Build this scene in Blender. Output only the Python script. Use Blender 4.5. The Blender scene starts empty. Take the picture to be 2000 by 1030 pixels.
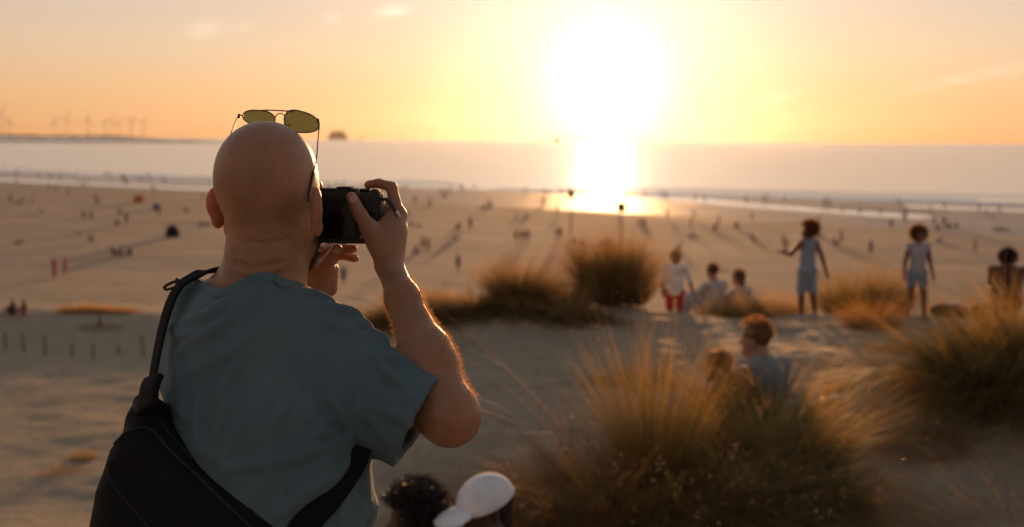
import bpy, bmesh, math, random
import numpy as np
from mathutils import Vector, Matrix, Quaternion, noise

SC = bpy.context.scene
COL = SC.collection
R = math.radians
random.seed(7)
RNG = np.random.default_rng(7)

# ------------------------------------------------------------------ camera
EZ = 12.0                                    # eye height above the sea
F = 2000 * 40 / 36.0                         # focal length in photo pixels
PITCH = math.atan((515 - 269.5) / F)
cam_d = bpy.data.cameras.new('camera')
cam = bpy.data.objects.new('camera', cam_d)
COL.objects.link(cam)
cam_d.lens = 40
cam_d.sensor_width = 36
cam_d.clip_start = 0.05
cam_d.clip_end = 90000
cam.matrix_world = (Matrix.Translation((0, 0, EZ)) @ Matrix.Rotation(R(90) - PITCH, 4, 'X')
                    @ Matrix.Rotation(R(0.40), 4, 'Z'))
cam_d.dof.use_dof = True
cam_d.dof.focus_distance = 1.72
cam_d.dof.aperture_fstop = 4.0
SC.camera = cam
MW = cam.matrix_world.copy()


def P(px, py, d):
    """world point seen at photo pixel (px, py) at distance d along the view axis"""
    return MW @ Vector(((px - 1000) / F * d, (515 - py) / F * d, -d))


# ------------------------------------------------------------------ sun, sky
SUN_AZ = math.atan((1180 - 1000) / F)        # to the right of the view axis
SUN_EL = R(2.6)
SUN_DIR = Vector((math.sin(SUN_AZ) * math.cos(SUN_EL), math.cos(SUN_AZ) * math.cos(SUN_EL), math.sin(SUN_EL)))
sun_d = bpy.data.lights.new('sun', 'SUN')
sun_d.energy = 5.0
sun_d.angle = R(1.6)
sun_d.color = (1.0, 0.50, 0.20)
sun = bpy.data.objects.new('sun', sun_d)
COL.objects.link(sun)
sun.location = SUN_DIR * 300 + Vector((0, 0, EZ))
sun.rotation_euler = SUN_DIR.to_track_quat('Z', 'Y').to_euler()

world = bpy.data.worlds.new('World')
SC.world = world
world.use_nodes = True
WN = world.node_tree.nodes
WL = world.node_tree.links
WN.clear()


class NT:
    """small helper for wiring shader nodes"""
    def __init__(s, nodes, links):
        s.n, s.l = nodes, links

    def node(s, t, **k):
        nd = s.n.new(t)
        for a, b in k.items():
            setattr(nd, a, b)
        return nd

    def put(s, sock, v):
        if isinstance(v, bpy.types.NodeSocket):
            s.l.new(v, sock)
        elif v is not None:
            if isinstance(v, (tuple, list)) and len(v) == 3 and sock.type == 'RGBA':
                v = (*v, 1)
            sock.default_value = v

    def math(s, op, a, b=None, c=None, clamp=False):
        nd = s.node('ShaderNodeMath', operation=op, use_clamp=clamp)
        s.put(nd.inputs[0], a); s.put(nd.inputs[1], b); s.put(nd.inputs[2], c)
        return nd.outputs[0]

    def vmath(s, op, a, b=None, out=0):
        nd = s.node('ShaderNodeVectorMath', operation=op)
        s.put(nd.inputs[0], a); s.put(nd.inputs[1], b)
        return nd.outputs[out]

    def mix(s, f, a, b, blend='MIX'):
        nd = s.node('ShaderNodeMix', data_type='RGBA', blend_type=blend)
        s.put(nd.inputs['Factor'], f); s.put(nd.inputs[6], a); s.put(nd.inputs[7], b)
        return nd.outputs[2]

    def ramp(s, f, stops, interp='LINEAR'):
        nd = s.node('ShaderNodeValToRGB')
        nd.color_ramp.interpolation = interp
        e = nd.color_ramp.elements
        while len(e) < len(stops):
            e.new(0.5)
        for i, (p, c) in enumerate(stops):
            e[i].position = p
            e[i].color = (*c, 1) if len(c) == 3 else c
        s.put(nd.inputs[0], f)
        return nd.outputs[0]

    def noise(s, vec, scale, detail=4, rough=0.5, out='Fac', dist=0.0):
        nd = s.node('ShaderNodeTexNoise')
        s.put(nd.inputs['Vector'], vec)
        nd.inputs['Scale'].default_value = scale
        nd.inputs['Detail'].default_value = detail
        nd.inputs['Roughness'].default_value = rough
        nd.inputs['Distortion'].default_value = dist
        return nd.outputs[out]

    def mapping(s, vec, scale=(1, 1, 1), rot=(0, 0, 0), loc=(0, 0, 0)):
        nd = s.node('ShaderNodeMapping')
        s.put(nd.inputs['Vector'], vec)
        nd.inputs['Scale'].default_value = scale
        nd.inputs['Rotation'].default_value = rot
        nd.inputs['Location'].default_value = loc
        return nd.outputs[0]

    def bump(s, h, strength=0.3, dist=0.01):
        nd = s.node('ShaderNodeBump')
        s.put(nd.inputs['Height'], h)
        nd.inputs['Strength'].default_value = strength
        nd.inputs['Distance'].default_value = dist
        return nd.outputs[0]


w = NT(WN, WL)
tc = w.node('ShaderNodeTexCoord').outputs['Generated']
dirn = w.vmath('NORMALIZE', tc)
sep = w.node('ShaderNodeSeparateXYZ')
w.put(sep.inputs[0], dirn)
dz = w.math('MAXIMUM', sep.outputs[2], 0.0)
base = w.ramp(dz, [(0.0, (0.98, 0.48, 0.20)), (0.035, (1.00, 0.59, 0.29)), (0.07, (0.94, 0.66, 0.42)),
                   (0.125, (0.80, 0.65, 0.54)), (0.20, (0.86, 0.76, 0.68)), (0.34, (0.74, 0.69, 0.66)),
                   (0.6, (0.31, 0.34, 0.37)), (1.0, (0.25, 0.29, 0.34))])
# darker, bluer sky away from the sun
sh = SUN_DIR.copy(); sh.z = 0; sh.normalize()
hx = w.math('MULTIPLY', sep.outputs[0], sh.x)
hy = w.math('MULTIPLY_ADD', sep.outputs[1], sh.y, hx)
back = w.math('MULTIPLY_ADD', hy, -0.5, 0.5)             # 0 towards the sun .. 1 behind
backf = w.ramp(back, [(0.0, (1, 1, 1)), (0.05, (0.90, 0.90, 0.92)), (0.2, (0.60, 0.60, 0.64)), (0.5, (0.60, 0.55, 0.54)), (1.0, (0.50, 0.46, 0.47))])
base = w.mix(1.0, base, backf, 'MULTIPLY')
cg = w.vmath('DOT_PRODUCT', dirn, tuple(SUN_DIR), out=1)
cm = w.math('SUBTRACT', cg, 1.0)


def lobe(k, amp, col):
    e = w.math('EXPONENT', w.math('MULTIPLY', cm, k))
    e = w.math('MULTIPLY', e, amp)
    c = w.node('ShaderNodeVectorMath', operation='SCALE')
    c.inputs[0].default_value = col
    w.put(c.inputs['Scale'], e)
    return c.outputs[0]


tot = w.vmath('ADD', base, lobe(1400, 1.7, (1, .88, .72)))
tot = w.vmath('ADD', tot, lobe(160, .72, (1, .85, .70)))
tot = w.vmath('ADD', tot, lobe(28, 0.14, (1, .76, .44)))
# high thin wisps of cloud, brighter where the low sun catches them
wisp_n = w.noise(w.mapping(dirn, (9, 9, 60), rot=(0, R(8), 0)), 3.0, 5, 0.6, dist=0.6)
wisps = None
for px, py, sx, sy, am in ((768, 22, 34, 11, 1.0), (648, 40, 14, 12, .5), (400, 58, 30, 14, .45), (470, 56, 30, 9, .2),
                           (1510, 192, 50, 9, .35), (1900, 150, 110, 9, .35)):
    dv = (P(px, py, 1) - MW.translation).normalized()
    rt = Vector((dv.y, -dv.x, 0)).normalized()
    up = rt.cross(dv)
    a = w.math('MULTIPLY', w.vmath('DOT_PRODUCT', dirn, tuple(rt + 0.22 * up), out=1), F / sx)
    a = w.math('SUBTRACT', a, (rt + 0.22 * up).dot(dv) * F / sx)
    b = w.vmath('DOT_PRODUCT', dirn, tuple(up - 0.22 * rt), out=1)
    b = w.math('MULTIPLY', w.math('SUBTRACT', b, (up - 0.22 * rt).dot(dv)), F / sy)
    q = w.math('ADD', w.math('MULTIPLY', a, a), w.math('MULTIPLY', b, b))
    g = w.math('MULTIPLY', w.math('EXPONENT', w.math('MULTIPLY', q, -1.0)), am)
    wisps = g if wisps is None else w.math('ADD', wisps, g)
wisps = w.math('MULTIPLY', wisps, w.ramp(wisp_n, [(0.30, (0, 0, 0)), (0.55, (1, 1, 1))]))
wisps = w.math('MULTIPLY', wisps, w.math('GREATER_THAN', sep.outputs[1], 0.0))
tot = w.mix(w.math('MULTIPLY', wisps, 0.8, clamp=True), tot, (1.3, 1.08, .86))
# physical sky on top, low sun, disc off
sky = w.node('ShaderNodeTexSky', sky_type='NISHITA')
sky.sun_disc = False
sky.sun_elevation = SUN_EL
sky.sun_rotation = SUN_AZ
sky.dust_density = 2.0
bg = w.node('ShaderNodeBackground')
w.put(bg.inputs[0], tot)
bg.inputs[1].default_value = 0.80
bg2 = w.node('ShaderNodeBackground')
w.put(bg2.inputs[0], sky.outputs[0])
bg2.inputs[1].default_value = 0.006
ad = w.node('ShaderNodeAddShader')
w.put(ad.inputs[0], bg.outputs[0]); w.put(ad.inputs[1], bg2.outputs[0])
wo = w.node('ShaderNodeOutputWorld')
w.put(wo.inputs[0], ad.outputs[0])

SC.view_settings.view_transform = 'Standard'
SC.view_settings.look = 'None'
SC.view_settings.exposure = 0.18
SC.view_settings.gamma = 1.0
SC.render.engine = 'CYCLES'
cy = SC.cycles
cy.use_denoising = True
cy.max_bounces = 6
cy.diffuse_bounces = 2
cy.glossy_bounces = 3
cy.transmission_bounces = 4
cy.transparent_max_bounces = 12
cy.volume_bounces = 0
cy.sample_clamp_indirect = 4.0
cy.sample_clamp_direct = 12.0
cy.caustics_reflective = False
cy.caustics_refractive = False


# ------------------------------------------------------------------ helpers
def tag(o, label=None, cat=None, group=None, kind=None):
    if label: o['label'] = label
    if cat: o['category'] = cat
    if group: o['group'] = group
    if kind: o['kind'] = kind
    return o


def empty(name, loc, rz=0.0):
    o = bpy.data.objects.new(name, None)
    COL.objects.link(o)
    o.location = loc
    o.rotation_euler = (0, 0, rz)
    o.empty_display_size = 0.1
    return o


def link_mesh(name, me, mats=(), parent=None, smooth=True):
    for m in (mats if isinstance(mats, (list, tuple)) else [mats]):
        me.materials.append(m)
    if smooth:
        me.polygons.foreach_set('use_smooth', np.ones(len(me.polygons), dtype=bool))
    o = bpy.data.objects.new(name, me)
    COL.objects.link(o)
    if parent is not None:
        o.parent = parent
        # mesh data is given in world space: undo the parent's transform
        o.matrix_parent_inverse = (Matrix.Translation(parent.location) @ parent.rotation_euler.to_matrix().to_4x4()).inverted()
    return o


def mesh_np(name, v, f, nper=4):
    """fast mesh from numpy verts (n,3) and faces (m,nper)"""
    me = bpy.data.meshes.new(name)
    v = np.asarray(v, dtype=np.float32); f = np.asarray(f, dtype=np.int32)
    me.vertices.add(len(v)); me.vertices.foreach_set('co', v.ravel())
    me.loops.add(f.size); me.loops.foreach_set('vertex_index', f.ravel())
    me.polygons.add(len(f))
    me.polygons.foreach_set('loop_start', np.arange(0, f.size, nper, dtype=np.int32))
    me.polygons.foreach_set('loop_total', np.full(len(f), nper, dtype=np.int32))
    me.update(calc_edges=True)
    return me


def material(name, color=(0.5, 0.5, 0.5), rough=0.6, metal=0.0, spec=0.5, var=0.0, vscale=8.0, bump=0.0, bscale=60.0, **kw):
    m = bpy.data.materials.new(name)
    m.use_nodes = True
    nt = NT(m.node_tree.nodes, m.node_tree.links)
    b = nt.n['Principled BSDF']
    nt.put(b.inputs['Base Color'], (*color, 1))
    b.inputs['Roughness'].default_value = rough
    b.inputs['Metallic'].default_value = metal
    b.inputs['Specular IOR Level'].default_value = spec
    co = nt.node('ShaderNodeTexCoord').outputs['Object']
    if var:
        n = nt.noise(co, vscale, 4, 0.6)
        lo = tuple(c * (1 - var) for c in color); hi = tuple(min(1, c * (1 + var)) for c in color)
        nt.put(b.inputs['Base Color'], nt.ramp(n, [(0.3, lo), (0.7, hi)]))
    if bump:
        nt.put(b.inputs['Normal'], nt.bump(nt.noise(co, bscale, 3, 0.6), bump, 0.004))
    for k, v in kw.items():
        b.inputs[k.replace('_', ' ')].default_value = v
    return m
HAZE, HAZE_G = 0.9e-5, 0.85


# ------------------------------------------------------------------ terrain
def sstep(a, b, x):
    t = np.clip((x - a) / (b - a), 0, 1)
    return t * t * (3 - 2 * t)


def vnoise(x, y, seed=0):
    """smooth value noise, vectorised"""
    xi = np.floor(x).astype(np.int64); yi = np.floor(y).astype(np.int64)
    fx = x - xi; fy = y - yi
    fx = fx * fx * fx * (fx * (fx * 6 - 15) + 10); fy = fy * fy * fy * (fy * (fy * 6 - 15) + 10)

    def h(a, b):
        n = (a * 374761393 + b * 668265263 + seed * 974634777) & 0xFFFFFFFF
        n = ((n ^ (n >> 13)) * 1274126177) & 0xFFFFFFFF
        return ((n ^ (n >> 16)) & 0xFFFF) / 32767.5 - 1
    return (h(xi, yi) * (1 - fx) + h(xi + 1, yi) * fx) * (1 - fy) + (h(xi, yi + 1) * (1 - fx) + h(xi + 1, yi + 1) * fx) * fy


def fbm(x, y, oct_=4, seed=0):
    s = 0; a = 1.0
    for i in range(oct_):
        s = s + a * vnoise(x * 2 ** i + 13.7 * i, y * 2 ** i - 7.1 * i, seed + i)
        a *= 0.5
    return s


SH_X = np.array([-3000, -700, -400, -160, -60, 20, 95, 200, 400, 800, 3000.])
SH_Y = np.array([1500, 690, 520, 357, 288, 243, 212, 180, 140, 90, -100.])
WET_X = np.array([-3000, -400, -130, -59, -20, 23, 63, 200, 400, 3000.])
WET_Y = np.array([1400, 440, 292, 232, 212, 174, 142, 90, 40, -200.])


def seg_dist(x, y, pts):
    best = np.full(np.shape(x), 1e9)
    for (ax, ay), (bx, by) in zip(pts[:-1], pts[1:]):
        dx, dy = bx - ax, by - ay
        t = np.clip(((x - ax) * dx + (y - ay) * dy) / (dx * dx + dy * dy), 0, 1)
        best = np.minimum(best, np.hypot(x - ax - t * dx, y - ay - t * dy))
    return best


POOLS = [([(20, 247), (39, 218), (52, 196), (63, 182)], 6.0), ([(76, 208), (92, 197), (120, 182)], 5.0),
         ([(-170, 322), (-135, 300), (-100, 278), (-66, 256)], 6.5), ([(-150, 330), (-90, 292), (-40, 262)], 3.5)]


def beach_z(x, y):
    s = np.interp(x, SH_X, SH_Y) - y
    z = np.where(s > 0, 0.16 * (1 - np.exp(-s / 6.0)) + 0.0012 * s, 0.03 * s)
    z = z + 0.04 * fbm(x / 14, y / 9, 2, 3) * sstep(0, 25, s)
    z = z + 0.10 * fbm(x / 22, y / 13, 2, 9) * sstep(60, 130, s)
    for pts, wd in POOLS:
        z = z - 0.42 * np.exp(-(seg_dist(x, y, pts) / wd) ** 2)
    return z


LY = np.array([-60, -4, 2, 4, 8, 14, 20, 27, 31, 45, 58, 66, 75, 100, 130.])
LZ = np.array([-1.2, -1.5, -1.75, -2.9, -5.2, -7.6, -9.2, -10.3, -10.6, -10.65, -10.7, -10.45, -11.2, -11.9, -12])
RY = np.array([-60, -3, 0.5, 2.2, 3.4, 5, 6.4, 9, 12, 14, 15.5, 17.5, 21, 30, 45, 60, 130.])
RZ = np.array([-1.2, -1.5, -1.68, -2.0, -2.15, -2.12, -2.04, -1.96, -2.04, -2.20, -2.42, -2.9, -4.2, -7.8, -10.6, -11.6, -12])


def smooth_interp(y, X, Z):
    return (np.interp(y - 0.5, X, Z) + np.interp(y, X, Z) + np.interp(y + 0.5, X, Z)) / 3


MOUNDS = [(-0.35, 12.3, 1.5, 0.8, 0.32), (1.0, 6.3, 0.8, 0.5, 0.08), (3.6, 8.2, 1.1, 0.8, 0.5), (-.35, 4.4, .8, .7, -.14), (1.95, 14.3, .7, .8, -.28), (2.9, 15.8, .8, .7, -.28),
          (0.2, 13.6, 0.9, 0.6, .22), (1.4, 13.4, .9, .7, .15), (2.6, 10.0, 1.3, .7, .10)]


def ground_z(x, y, fine=True):
    x = np.asarray(x, dtype=float); y = np.asarray(y, dtype=float)
    L = smooth_interp(y, LY, LZ)
    Rr = smooth_interp(y - 0.35 * np.sin(x * 0.5) * (y > 8), RY, RZ)
    xb = np.interp(y, [-10, 0, 3, 6, 10, 12, 14, 30, 60], [-3, -1.3, -1.2, -1.5, -1.9, -2.2, -2.4, -4, -10])
    hw = np.interp(y, [0, 6, 12, 40], [.9, .8, .8, 6])
    b = sstep(-1, 1, (x - xb) / hw)
    dune = L * (1 - b) + Rr * b
    # the dune side rolls on to the left and right beyond the frame
    dune = dune + 0.8 * fbm(x / 9, y / 9, 3, 21) * (1 - sstep(60, 110, y)) * sstep(0, 12, np.abs(x) - 0.48 * np.maximum(y, 0) - 3)
    # broad ridge with people sitting on it, lower left
    dune = dune + 0.5 * np.exp(-((y - 63 + 0.05 * (x + 25)) / 5.5) ** 2) * sstep(8, -16, x)
    for mx, my, sx, sy, hh in MOUNDS:
        dune = dune + hh * np.exp(-((x - mx) / sx) ** 2 - ((y - my) / sy) ** 2)
    dune = dune + 0.025 * fbm(x / 1.6, y / 1.6, 3, 5) * sstep(2, 5, y)
    if fine:
        near = 1 - sstep(14, 40, y)
        dune = dune + near * (0.009 * fbm(x * 2.6, y * 3.4, 3, 31) + 0.004 * fbm(x * 9, y * 12, 2, 41))
        fp = sstep(.15, .6, vnoise(x * 3.1, y * 3.6, 61)) * .6 + sstep(.2, .6, vnoise(x * 4.3 + 9, y * 4.9, 62)) * .5
        dune = dune - near * .036 * fp
        dune = dune + (1 - near) * .035 * fbm(x / 1.6, y / 1.6, 3, 51)
    dune = dune + EZ
    bz = beach_z(x, y)
    k = sstep(85, 130, y + 0.15 * np.abs(x))
    return dune * (1 - k) + bz * k


def GZ(x, y):
    return float(ground_z(np.array([x]), np.array([y]))[0])


def on_ground(px, py, d0=2.0, d1=420.0):
    """where the view ray through a photo pixel meets the sand"""
    o = MW.translation
    dv = (P(px, py, 1.0) - o)
    ds = np.geomspace(d0, d1, 1500)
    z = ground_z(o.x + dv.x * ds, o.y + dv.y * ds) - (o.z + dv.z * ds)
    i = int(np.argmax(z > 0)) if (z > 0).any() else len(ds) - 1
    d = ds[i]
    return Vector((o.x + dv.x * d, o.y + dv.y * d, o.z + dv.z * d)), d


def axis_coords(n, inner, outer):
    k = math.asinh(outer / inner)
    t = np.linspace(-1, 1, n)
    return inner * np.sinh(t * k)


gx = axis_coords(760, 1.1, 3000) + 0.8
gy0 = np.concatenate([-np.geomspace(60, 1.0, 26), np.linspace(-0.8, 1.6, 12)])
gy1 = 1.7 * np.exp(np.linspace(0, math.log(1600 / 1.7), 900))
gy = np.concatenate([gy0, gy1])
XX, YY = np.meshgrid(gx, gy)
ZZ = ground_z(XX, YY)
nx, ny = len(gx), len(gy)
verts = np.stack([XX, YY, ZZ], -1).reshape(-1, 3)
ii = np.arange(nx * ny).reshape(ny, nx)
faces = np.stack([ii[:-1, :-1], ii[:-1, 1:], ii[1:, 1:], ii[1:, :-1]], -1).reshape(-1, 4)
me = mesh_np('sand', verts, faces)
wet = sstep(-6, 6, YY - np.interp(XX, WET_X, WET_Y) + 5 * vnoise(XX / 9, YY / 5, 77))
at = me.attributes.new('wet', 'FLOAT', 'POINT')
at.data.foreach_set('value', wet.ravel().astype(np.float32))

at = me.attributes.new('beach', 'FLOAT', 'POINT')
at.data.foreach_set('value', sstep(70, 110, YY + .15 * np.abs(XX)).ravel().astype(np.float32))
ms = bpy.data.materials.new('sand')
ms.use_nodes = True
s = NT(ms.node_tree.nodes, ms.node_tree.links)
pb = s.n['Principled BSDF']
geo = s.node('ShaderNodeNewGeometry').outputs['Position']
wat = s.node('ShaderNodeAttribute', attribute_name='wet').outputs['Fac']
n1 = s.noise(geo, 1.3, 6, 0.62)
n2 = s.noise(geo, 0.12, 4, 0.55)
n3 = s.noise(geo, 260, 2, 0.7)
dry = s.ramp(n1, [(0.3, (0.30, 0.235, 0.155)), (0.55, (0.42, 0.335, 0.225)), (0.75, (0.52, 0.42, 0.29))])
dry = s.mix(0.5, dry, s.ramp(n2, [(0.3, (0.34, 0.28, 0.19)), (0.7, (0.47, 0.39, 0.28))]))
dry = s.mix(0.25, dry, s.ramp(n3, [(0.35, (0.12, 0.1, 0.08)), (0.65, (0.5, 0.43, 0.34))]))
bch = s.node('ShaderNodeAttribute', attribute_name='beach').outputs['Fac']
dry = s.mix(bch, dry, s.ramp(n2, [(0.3, (0.43, 0.32, 0.225)), (0.7, (0.52, 0.385, 0.275))]))
wetc = s.ramp(n2, [(0.3, (0.42, 0.27, 0.165)), (0.7, (0.50, 0.32, 0.20))])
s.put(pb.inputs['Base Color'], s.mix(wat, dry, wetc))
s.put(pb.inputs['Roughness'], s.ramp(wat, [(0, (.95,) * 3), (1, (.52,) * 3)]))
s.put(pb.inputs['Specular IOR Level'], s.ramp(wat, [(0, (.12,) * 3), (1, (.4,) * 3)]))
foot = s.math('ADD', s.noise(geo, 5.5, 5, 0.62), s.math('MULTIPLY', s.noise(geo, 1.7, 3, 0.6), 1.6))
hb = s.math('ADD', s.math('MULTIPLY', foot, 1.0), s.math('MULTIPLY', n3, 0.03))
bn = s.node('ShaderNodeBump')
s.put(bn.inputs['Height'], hb)
s.put(bn.inputs['Strength'], s.ramp(wat, [(0, (.8,) * 3), (1, (.10,) * 3)]))
bn.inputs['Distance'].default_value = 0.10
s.put(pb.inputs['Normal'], bn.outputs[0])
sand = link_mesh('sand', me, ms)
tag(sand, kind='structure')

# ------------------------------------------------------------------ sea
mw = bpy.data.materials.new('sea_water')
mw.use_nodes = True
s = NT(mw.node_tree.nodes, mw.node_tree.links)
pb = s.n['Principled BSDF']
geo = s.node('ShaderNodeNewGeometry').outputs['Position']
pb.inputs['Base Color'].default_value = (0.75, 0.74, 0.74, 1)
pb.inputs['Roughness'].default_value = 0.18
pb.inputs['IOR'].default_value = 4.5
pb.inputs['Specular IOR Level'].default_value = 0.5
wv = s.noise(s.mapping(geo, (0.018, 0.30, 1), rot=(0, 0, R(14))), 1.0, 6, 0.6)
wv2 = s.noise(s.mapping(geo, (0.004, 0.07, 1), rot=(0, 0, R(14))), 1.0, 3, 0.5)
h = s.math('ADD', s.math('MULTIPLY', wv, 1.0), s.math('MULTIPLY', wv2, 2.5))
s.put(pb.inputs['Normal'], s.bump(h, 0.4, 0.25))
sx = [-5000, -2500, -1200, -400, 0, 400, 1200, 2500, 5000]
sy = [60, 150, 400, 900, 2000, 3500, 5000]
v = [(x, y, 0.0) for y in sy for x in sx]
n = len(sx)
f = [(j * n + i, j * n + i + 1, (j + 1) * n + i + 1, (j + 1) * n + i) for j in range(len(sy) - 1) for i in range(n - 1)]
sea = link_mesh('sea', mesh_np('sea', v, f), mw)
tag(sea, kind='structure')

# ------------------------------------------------------------------ low surf breaking along the shore
mf = material('surf_foam', (0.78, 0.78, 0.78), .45, var=.15, vscale=.6)
rng = np.random.default_rng(12)
fv, ff = [], []
for off, w0, dens in ((2.5, 1.0, .8), (11, 1.8, .6), (24, 2.2, .5), (41, 1.8, .3)):
    xs = np.arange(-420, 260, 4.0)
    on = vnoise(xs / 26 + off, xs * 0 + off, 5) > (1 - 2 * dens) * .6
    wv_ = w0 * (0.35 + 0.65 * np.abs(vnoise(xs / 9, xs * 0 + off * 3, 8)))
    ys = np.interp(xs, SH_X, SH_Y) + off + 2.2 * vnoise(xs / 30, xs * 0 + off, 14) + .5 * vnoise(xs / 5, xs * 0, 15)
    for i in range(len(xs) - 1):
        if not on[i]: continue
        k = len(fv)
        fv += [(xs[i], ys[i] - wv_[i] / 2, .03), (xs[i + 1], ys[i + 1] - wv_[i + 1] / 2, .03), (xs[i + 1], ys[i + 1], .16), (xs[i], ys[i], .16),
               (xs[i + 1], ys[i + 1] + wv_[i + 1] / 2, .03), (xs[i], ys[i] + wv_[i] / 2, .03)]
        ff += [(k, k + 1, k + 2, k + 3), (k + 3, k + 2, k + 4, k + 5)]
tag(link_mesh('surf', mesh_np('surf', fv, ff), mf), kind='stuff')


# ------------------------------------------------------------------ organic surfaces (signed distances on a grid)
def V3(p):
    return np.array([p[0], p[1], p[2]], dtype=float)


class Prim:
    def __init__(s, lo, hi, fn):
        s.lo, s.hi, s.fn = np.array(lo, float), np.array(hi, float), fn


def rc(a, b, ra, rb, flat=None):
    """tapered round limb from a to b; flat=(axis, factor) thins it along the axis"""
    a = V3(a); b = V3(b); m = max(ra, rb)
    if flat is not None:
        nrm = V3(flat[0]); nrm = nrm / np.linalg.norm(nrm); kf = flat[1] - 1
    ab = b - a
    if flat is not None:
        ab = ab + nrm * (kf * (ab @ nrm))
    L2 = ab @ ab + 1e-12

    def fn(x, y, z):
        px, py, pz = x - a[0], y - a[1], z - a[2]
        if flat is not None:
            t = kf * (px * nrm[0] + py * nrm[1] + pz * nrm[2])
            px, py, pz = px + t * nrm[0], py + t * nrm[1], pz + t * nrm[2]
        h = np.clip((px * ab[0] + py * ab[1] + pz * ab[2]) / L2, 0, 1)
        return np.sqrt((px - h * ab[0]) ** 2 + (py - h * ab[1]) ** 2 + (pz - h * ab[2]) ** 2) - (ra + (rb - ra) * h)
    return Prim(np.minimum(a, b) - m, np.maximum(a, b) + m, fn)


def rot_of(fwd=(0, 1, 0), up=(0, 0, 1)):
    """rows: right, forward, up"""
    f = V3(fwd); f /= np.linalg.norm(f)
    u = V3(up); r = np.cross(f, u); r /= np.linalg.norm(r)
    u = np.cross(r, f)
    return np.array([r, f, u])


def ell(c, r, M=None):
    c = V3(c); r = np.array(r, float); M = np.eye(3) if M is None else M
    m = r.max()

    def fn(x, y, z):
        px, py, pz = x - c[0], y - c[1], z - c[2]
        q = [M[i, 0] * px + M[i, 1] * py + M[i, 2] * pz for i in range(3)]
        k0 = np.sqrt((q[0] / r[0]) ** 2 + (q[1] / r[1]) ** 2 + (q[2] / r[2]) ** 2)
        k1 = np.sqrt((q[0] / r[0] ** 2) ** 2 + (q[1] / r[1] ** 2) ** 2 + (q[2] / r[2] ** 2) ** 2) + 1e-9
        return k0 * (k0 - 1) / k1
    return Prim(c - m, c + m, fn)


def rbox(c, h, M=None, rd=0.003):
    c = V3(c); h = np.array(h, float); M = np.eye(3) if M is None else M
    m = np.linalg.norm(h)

    def fn(x, y, z):
        px, py, pz = x - c[0], y - c[1], z - c[2]
        q = [np.abs(M[i, 0] * px + M[i, 1] * py + M[i, 2] * pz) - h[i] + rd for i in range(3)]
        o = np.sqrt(np.maximum(q[0], 0) ** 2 + np.maximum(q[1], 0) ** 2 + np.maximum(q[2], 0) ** 2)
        return o + np.minimum(np.maximum(q[0], np.maximum(q[1], q[2])), 0) - rd
    return Prim(c - m, c + m, fn)


def prism(poly, O, U, V, h, rd=0.01):
    """polygon (list of uv metres) in plane O,U,V, half thickness h, rounded edges"""
    O = V3(O); U = V3(U); V = V3(V); N = np.cross(U, V)
    pts = np.array(poly, float)
    W = [O + p[0] * U + p[1] * V + sg * h * N for p in pts for sg in (-1, 1)]
    W = np.array(W)

    def fn(x, y, z):
        px, py, pz = x - O[0], y - O[1], z - O[2]
        u = px * U[0] + py * U[1] + pz * U[2]
        v = px * V[0] + py * V[1] + pz * V[2]
        w_ = px * N[0] + py * N[1] + pz * N[2]
        d = np.full(u.shape, 1e9); sgn = np.ones(u.shape)
        n = len(pts)
        for i in range(n):
            j = (i - 1) % n
            ex, ey = pts[j] - pts[i]
            wx, wy = u - pts[i][0], v - pts[i][1]
            t = np.clip((wx * ex + wy * ey) / (ex * ex + ey * ey), 0, 1)
            d = np.minimum(d, (wx - ex * t) ** 2 + (wy - ey * t) ** 2)
            c1 = v >= pts[i][1]; c2 = v < pts[j][1]; c3 = ex * wy > ey * wx
            fl = (c1 & c2 & c3) | (~c1 & ~c2 & ~c3)
            sgn = np.where(fl, -sgn, sgn)
        d2 = sgn * np.sqrt(d) + rd
        dn = np.abs(w_) - h + rd
        return np.sqrt(np.maximum(d2, 0) ** 2 + np.maximum(dn, 0) ** 2) + np.minimum(np.maximum(d2, dn), 0) - rd
    return Prim(W.min(0), W.max(0), fn)


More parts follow.
